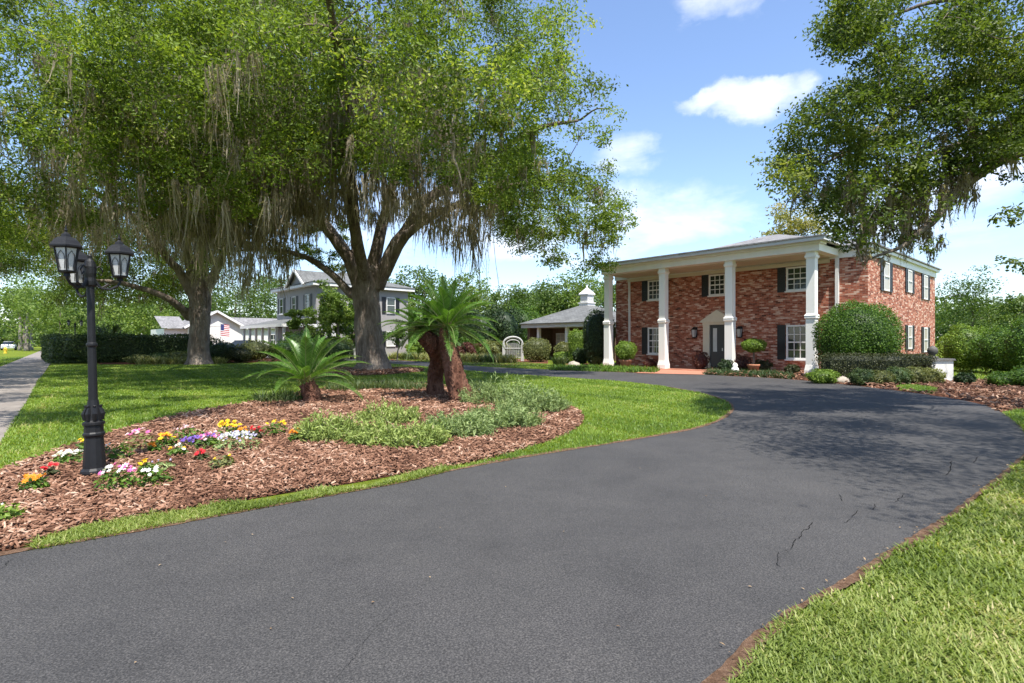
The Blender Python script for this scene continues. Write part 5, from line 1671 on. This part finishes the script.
fl_ = [
    (70, 465, .20, .10, ['white'], 'white flower patch left of the lamp base', BOX, 16, .045),
    (83, 457, .10, .15, ['yellow'], 'yellow flowers just behind the lamp base', BOX, 4, .05),
    (34, 493, .13, .12, ['orange'], 'lone orange flower plant far left in the mulch', BOX, 4, .055),
    (50, 480, .08, .10, ['red'], 'small red flower far left in the mulch', HDB, 3, .05),
    (118, 492, .20, .17, ['white', 'pink'], 'white and pink flowers right beside the lamp base', BOX, 12, .05),
    (156, 487, .17, .13, ['white'], 'leafy plant with few white blossoms, second from the lamp', BOX, 4, .045),
    (147, 478, .10, .13, ['yellow'], 'small yellow flower between two white-flowered plants', BOX, 3, .05),
    (117, 462, .20, .17, ['white'], 'green leafy plant behind the lamp base with a pale bloom', BOX, 1, .03),
    (140, 452, .22, .20, ['blush', 'pink'], 'pink and blush flowers behind the lamp on the lawn edge', OLV, 8, .05),
    (155, 455, .10, .10, ['orange'], 'low orange flower right of the blush flowers', BOX, 4, .05),
    (166, 450, .17, .14, ['yellow', 'orange'], 'yellow marigold plant in the middle of the flower group', BOX, 8, .06),
    (177, 458, .13, .10, ['yellow', 'white'], 'white and yellow flowers before the marigold plant', BOX, 6, .045),
    (160, 474, .18, .10, ['lilac'], 'silvery foliage plant with faint lilac bloom', JUNB, 2, .025),
    (187, 442, .26, .16, ['blush'], 'blush flowers at the back of the group', BOX, 8, .045),
    (193, 449, .20, .10, ['purple'], 'deep purple flowers left of the pink cluster', HDG, 24, .04),
    (208, 448, .15, .12, ['purple'], 'second smaller clump of deep purple flowers', HDG, 12, .04),
    (212, 450, .22, .15, ['blush', 'pink'], 'pale pink flowers over dark leaves', BOX, 12, .045),
    (229, 441, .20, .20, ['yellow'], 'bright yellow pansy cluster at the back right', BOX, 14, .06),
    (243, 441, .13, .13, ['orange'], 'orange flowers beside the yellow pansies', BOX, 5, .05),
    (238, 452, .32, .17, ['lilac', 'white'], 'broad lilac-white alyssum mound', JUNB, 70, .032),
    (255, 441, .14, .13, ['red'], 'red flowers right of the lilac mound', HDB, 6, .05),
    (202, 463, .10, .09, ['red'], 'single bright red flower alone in the mulch', HDB, 3, .055),
    (222, 470, .16, .12, ['yellow'], 'small leafy sprout with tiny yellow bloom', OLV, 1, .03),
    (275, 437, .20, .17, ['yellow'], 'green leafy marigold with yellow blooms near the junipers', BOX, 6, .05),
    (297, 443, .14, .12, ['orange'], 'orange marigold against the left juniper', BOX, 7, .055),
    (3, 523, .15, .12, ['white'], 'green sprout at the left picture edge', BOXL, 1, .02),
]
for f in fl_:
    flower(*f)

# ------------------------------------------------------------------ background trees
def bgtree(label, px, d, top, w, mat, n=26, per=120, leaf=(.38, .22), base=.25, trunk=.18, name='background_tree', bm=None, group='trees beyond the gardens', dens=1.0):
    """top: pixel height of crown top, w: crown half width in pixels"""
    c = np.array([(px - CX) / F * d, d, 0]); H = EYE + (CY - top) / F * d; R = w / F * d
    zc0 = H * base
    cl = []
    while len(cl) < n:
        q = unit(rng.normal(0, 1, 3)) * random.random() ** .4
        cl.append(c + np.array([q[0] * R * .85, q[1] * R * .85, (zc0 + H) / 2 + q[2] * (H - zc0) / 2 * .88]))
    cl = np.array(cl); rad = rng.uniform(.28, .42, n) * max(R, 1.2)
    limbs = [([c + [0, 0, -.1], c + [random.gauss(0, .1), 0, H * .3], c + [random.gauss(0, .3), 0, H * .5], c + [random.gauss(0, .3), 0, H * .68]], trunk * max(1, H / 8), .03)]
    return tree(name, label, 'tree', c, limbs, cl, rad, leaf, per, mat, bm or BARK, group, None, .05, .3, 8)


bg = [
    ('bright green tree at the far end of the sidewalk', 25, 110, 250, 45, BGP, 30), ('yellowish green tree left of the lamp lantern', 60, 85, 285, 40, BGP, 26),
    ('olive green tree behind the left half of the hedge', 100, 75, 270, 42, BGL, 30), ('pale green tree behind the right half of the hedge', 145, 70, 288, 40, BGP, 26),
    ('green tree behind the second oak trunk', 195, 95, 262, 50, BGL, 30), ('tall green tree behind the white gable', 235, 90, 258, 42, BGL, 34),
    ('green tree above the white house ridge', 268, 100, 262, 36, BGL, 28), ('yellow-green tree before the grey house windows', 328, 44, 278, 24, BGP, 26),
    ('leafy tree at the right corner of the grey house', 352, 46, 292, 20, BOX, 20), ('slender pale green tree before the grey porch', 300, 46, 300, 15, BGP, 16), ('leafy tree touching the left side of the big oak trunk', 340, 42, 285, 18, BGP, 24),
    ('tall tree behind the twin palm crown', 425, 72, 262, 40, BGL, 46),
    ('rounded green tree right of the twin palm', 468, 66, 270, 36, BGP, 46), ('mid green tree left of the pavilion roof', 505, 62, 282, 32, BGL, 44), ('dense green tree behind the pavilion left eave', 545, 70, 272, 36, BGL, 46),
    ('light green tree behind the cupola', 580, 68, 264, 34, BGP, 46), ('green tree left of the leftmost column', 612, 75, 272, 26, BGL, 36), ('dark green tree between the two grey shrubs far behind', 395, 85, 278, 36, BGL, 40),
]
for (lab, px, d, top, w, m, n) in bg:
    bgtree(lab, px, d, top, w, m, n, 150, (.30 * d / 70 + .06, .17 * d / 70 + .03), .08)
bgtree('yellow-leaved tree rising behind the brick house roof', 797, 50, 194, 36, BGY, 36, 160, (.26, .15), .55)
bgtree('airy green crape myrtle right of the brick house', 972, 44, 270, 36, BGL, 44, 110, (.20, .10), .22, .12)
bgtree('dense green tree at the right picture edge', 1030, 40, 285, 36, BGL, 30, 150, (.22, .13), .1)
bgtree('far green tree behind the side lawn', 955, 70, 300, 26, BGL, 22, 130, (.32, .18), .1)
bgtree('far hazy green tree right of the crape myrtle', 1010, 75, 305, 40, BGP, 26, 130, (.34, .2), .08)
bgtree('small multi-stem crape myrtle right of the big oak trunk', 397, 42, 325, 15, BOX, 14, 90, (.16, .09), .45, .07, 'crape_myrtle', BARKP)
# far wood closing the horizon
fw = MB(); n = 60000
ang = rng.uniform(-.95, .95, n); dd = rng.uniform(150, 190, n)
P = np.stack([np.tan(ang) * dd, dd, np.zeros(n)], 1)
hmax = 9 + 4 * np.sin(P[:, 0] * .05 + 1) + 2.5 * np.sin(P[:, 0] * .17)
P[:, 2] = rng.random(n) ** .7 * hmax
add_leaves(fw, P, 1.5, .9, np.tile(ZV, (n, 1)), .3)
tag(fw.build('distant_wood', BGL), 'distant mass of trees closing the horizon', 'woods', kind='stuff')

# street trunks far left, hydrant
grp = 'pale street tree trunks'
for k, (px, d, lab) in enumerate([(19.5, 92, 'leftmost pale tree trunk by the distant street'), (26.5, 88, 'wide pale tree trunk by the distant sidewalk'), (31.5, 96, 'slim pale tree trunk nearest the hedge end')]):
    c = np.array([(px - CX) / F * d, d, 0])
    cl = np.array([c + [random.gauss(0, 2), random.gauss(0, 2), random.uniform(6.0, 10)] for _ in range(16)])
    tree('street_tree', lab, 'tree', c, [([c + [0, 0, -.1], c + [.1, 0, 2.5], c + [.1, 0, 6]], .42 if k == 1 else .3, .15)], cl, np.full(16, 1.4), (.4, .24), 110, BGP, BARKP, grp, None, .06, .3, 8)
hy = MB(); hy.lathe([(0, 0), (.2, 0), (.2, .06), (.14, .08), (.14, .5), (.19, .52), (.19, .57), (.15, .6), (.12, .7), (.05, .76), (.04, .82), (0, .83)], n=14)
for sx in (-1, 1):
    hy.tube([(sx * .1, 0, .42), (sx * .24, 0, .42)], .07, 10)
hp = G(5.3, 351); o = tag(hy.build('fire_hydrant', HYD, None, (0, 0, 0)), 'small yellow fire hydrant on the verge left of the sidewalk', 'hydrant'); o.location = (hp[0] * .8, hp[1] * .8, 0)

# ------------------------------------------------------------------ sun, sky, camera
EL = math.radians(65); sund = unit(np.array([.35, -.937, 0])) * math.cos(EL) + ZV * math.sin(EL)
sl = bpy.data.lights.new('sun', 'SUN'); sl.energy = 4.2; sl.angle = math.radians(.53); sl.color = (1, .955, .88)
so = bpy.data.objects.new('sun', sl); col.objects.link(so)
so.rotation_euler = Vector(-sund).to_track_quat('-Z', 'Y').to_euler(); so.location = (0, -10, 40)

w = bpy.data.worlds.new('World'); scene.world = w; w.use_nodes = True
nt = w.node_tree; bgn = nt.nodes['Background']
sky = nt.nodes.new('ShaderNodeTexSky'); sky.sky_type = 'NISHITA'; sky.sun_disc = False
sky.sun_elevation = EL; sky.sun_rotation = math.atan2(sund[0], sund[1]); sky.air_density = 1.0; sky.dust_density = .8; sky.ozone_density = 1.4
tc = nt.nodes.new('ShaderNodeTexCoord'); gen = tc.outputs['Generated']
nz = N(nt, 'ShaderNodeTexNoise', Scale=6.5, Detail=10.0, Roughness=.58, Distortion=.25)
mp = N(nt, 'ShaderNodeMapping'); mp.inputs['Scale'].default_value = (1, 1, 2.6); nt.links.new(gen, mp.inputs[0]); nt.links.new(mp.outputs[0], nz.inputs['Vector'])
wn_ = N(nt, 'ShaderNodeTexNoise', Scale=7.0, Detail=6.0, Roughness=.6); nt.links.new(gen, wn_.inputs['Vector'])
w1 = N(nt, 'ShaderNodeVectorMath'); w1.operation = 'SUBTRACT'; nt.links.new(wn_.outputs['Color'], w1.inputs[0]); w1.inputs[1].default_value = (.5, .5, .5)
w2 = N(nt, 'ShaderNodeVectorMath'); w2.operation = 'MULTIPLY'; nt.links.new(w1.outputs[0], w2.inputs[0]); w2.inputs[1].default_value = (.14, .14, .08)
w3 = N(nt, 'ShaderNodeVectorMath'); w3.operation = 'ADD'; nt.links.new(w2.outputs[0], w3.inputs[0]); nt.links.new(gen, w3.inputs[1])
tot = None
for (px, py, wx, wz, amp) in [(752, 98, .100, .036, 1.25), (700, 106, .07, .018, .8), (632, 155, .06, .045, .6), (665, 222, .20, .07, .7), (720, 4, .10, .03, .45), (985, 190, .18, .08, .62), (430, 225, .25, .09, .5), (900, 215, .25, .07, .45), (560, 245, .3, .05, .5)]:
    d = unit(np.array([(px - CX) / F, 1, (CY - py) / F])); s = 1 / np.linalg.norm([(px - CX) / F, 1, (CY - py) / F])
    sub = N(nt, 'ShaderNodeVectorMath'); sub.operation = 'SUBTRACT'; nt.links.new(w3.outputs[0], sub.inputs[0]); sub.inputs[1].default_value = tuple(d)
    mul = N(nt, 'ShaderNodeVectorMath'); mul.operation = 'MULTIPLY'; nt.links.new(sub.outputs[0], mul.inputs[0]); mul.inputs[1].default_value = (1 / wx, 1 / wx, 1 / wz)
    ln = N(nt, 'ShaderNodeVectorMath'); ln.operation = 'LENGTH'; nt.links.new(mul.outputs[0], ln.inputs[0])
    v = mathn(nt, 'MAXIMUM', mathn(nt, 'MULTIPLY', mathn(nt, 'SUBTRACT', 1.0, ln.outputs['Value']), amp), 0.0)
    tot = v if tot is None else mathn(nt, 'MAXIMUM', tot, v)
k = mathn(nt, 'MULTIPLY', mathn(nt, 'ADD', tot, mathn(nt, 'MULTIPLY', mathn(nt, 'SUBTRACT', nz.outputs['Fac'], .5), 2.3)), mathn(nt, 'MINIMUM', mathn(nt, 'MULTIPLY', tot, 5.0), 1.0))
cr = ramp(nt, [(.0, (0, 0, 0)), (1.0, (1, 1, 1))]); nt.links.new(k, cr.inputs[0])
skyc = mixc(nt, mathn(nt, 'MULTIPLY', cr.outputs[0], .74), sky.outputs[0], (6.3, 6.1, 5.7))
skyc2 = mixc(nt, 1.0, skyc, (.95, .98, 1.06), 'MULTIPLY'); nt.links.new(skyc2, bgn.inputs[0]); bgn.inputs[1].default_value = .118

cam = bpy.data.cameras.new('camera'); cam.sensor_width = 36.0; cam.lens = F / 1024 * 36.0; cam.clip_end = 3000; cam.clip_start = .05
co = bpy.data.objects.new('camera', cam); col.objects.link(co); co.location = (0, 0, EYE); co.rotation_euler = (math.pi / 2, 0, 0)
scene.camera = co
scene.view_settings.view_transform = 'Standard'; scene.view_settings.look = 'None'; scene.view_settings.exposure = 1.2; scene.view_settings.gamma = 1
scene.render.engine = 'CYCLES'
scene.cycles.use_denoising = True
scene.cycles.max_bounces = 6; scene.cycles.diffuse_bounces = 3; scene.cycles.glossy_bounces = 2; scene.cycles.transmission_bounces = 3; scene.cycles.transparent_max_bounces = 4
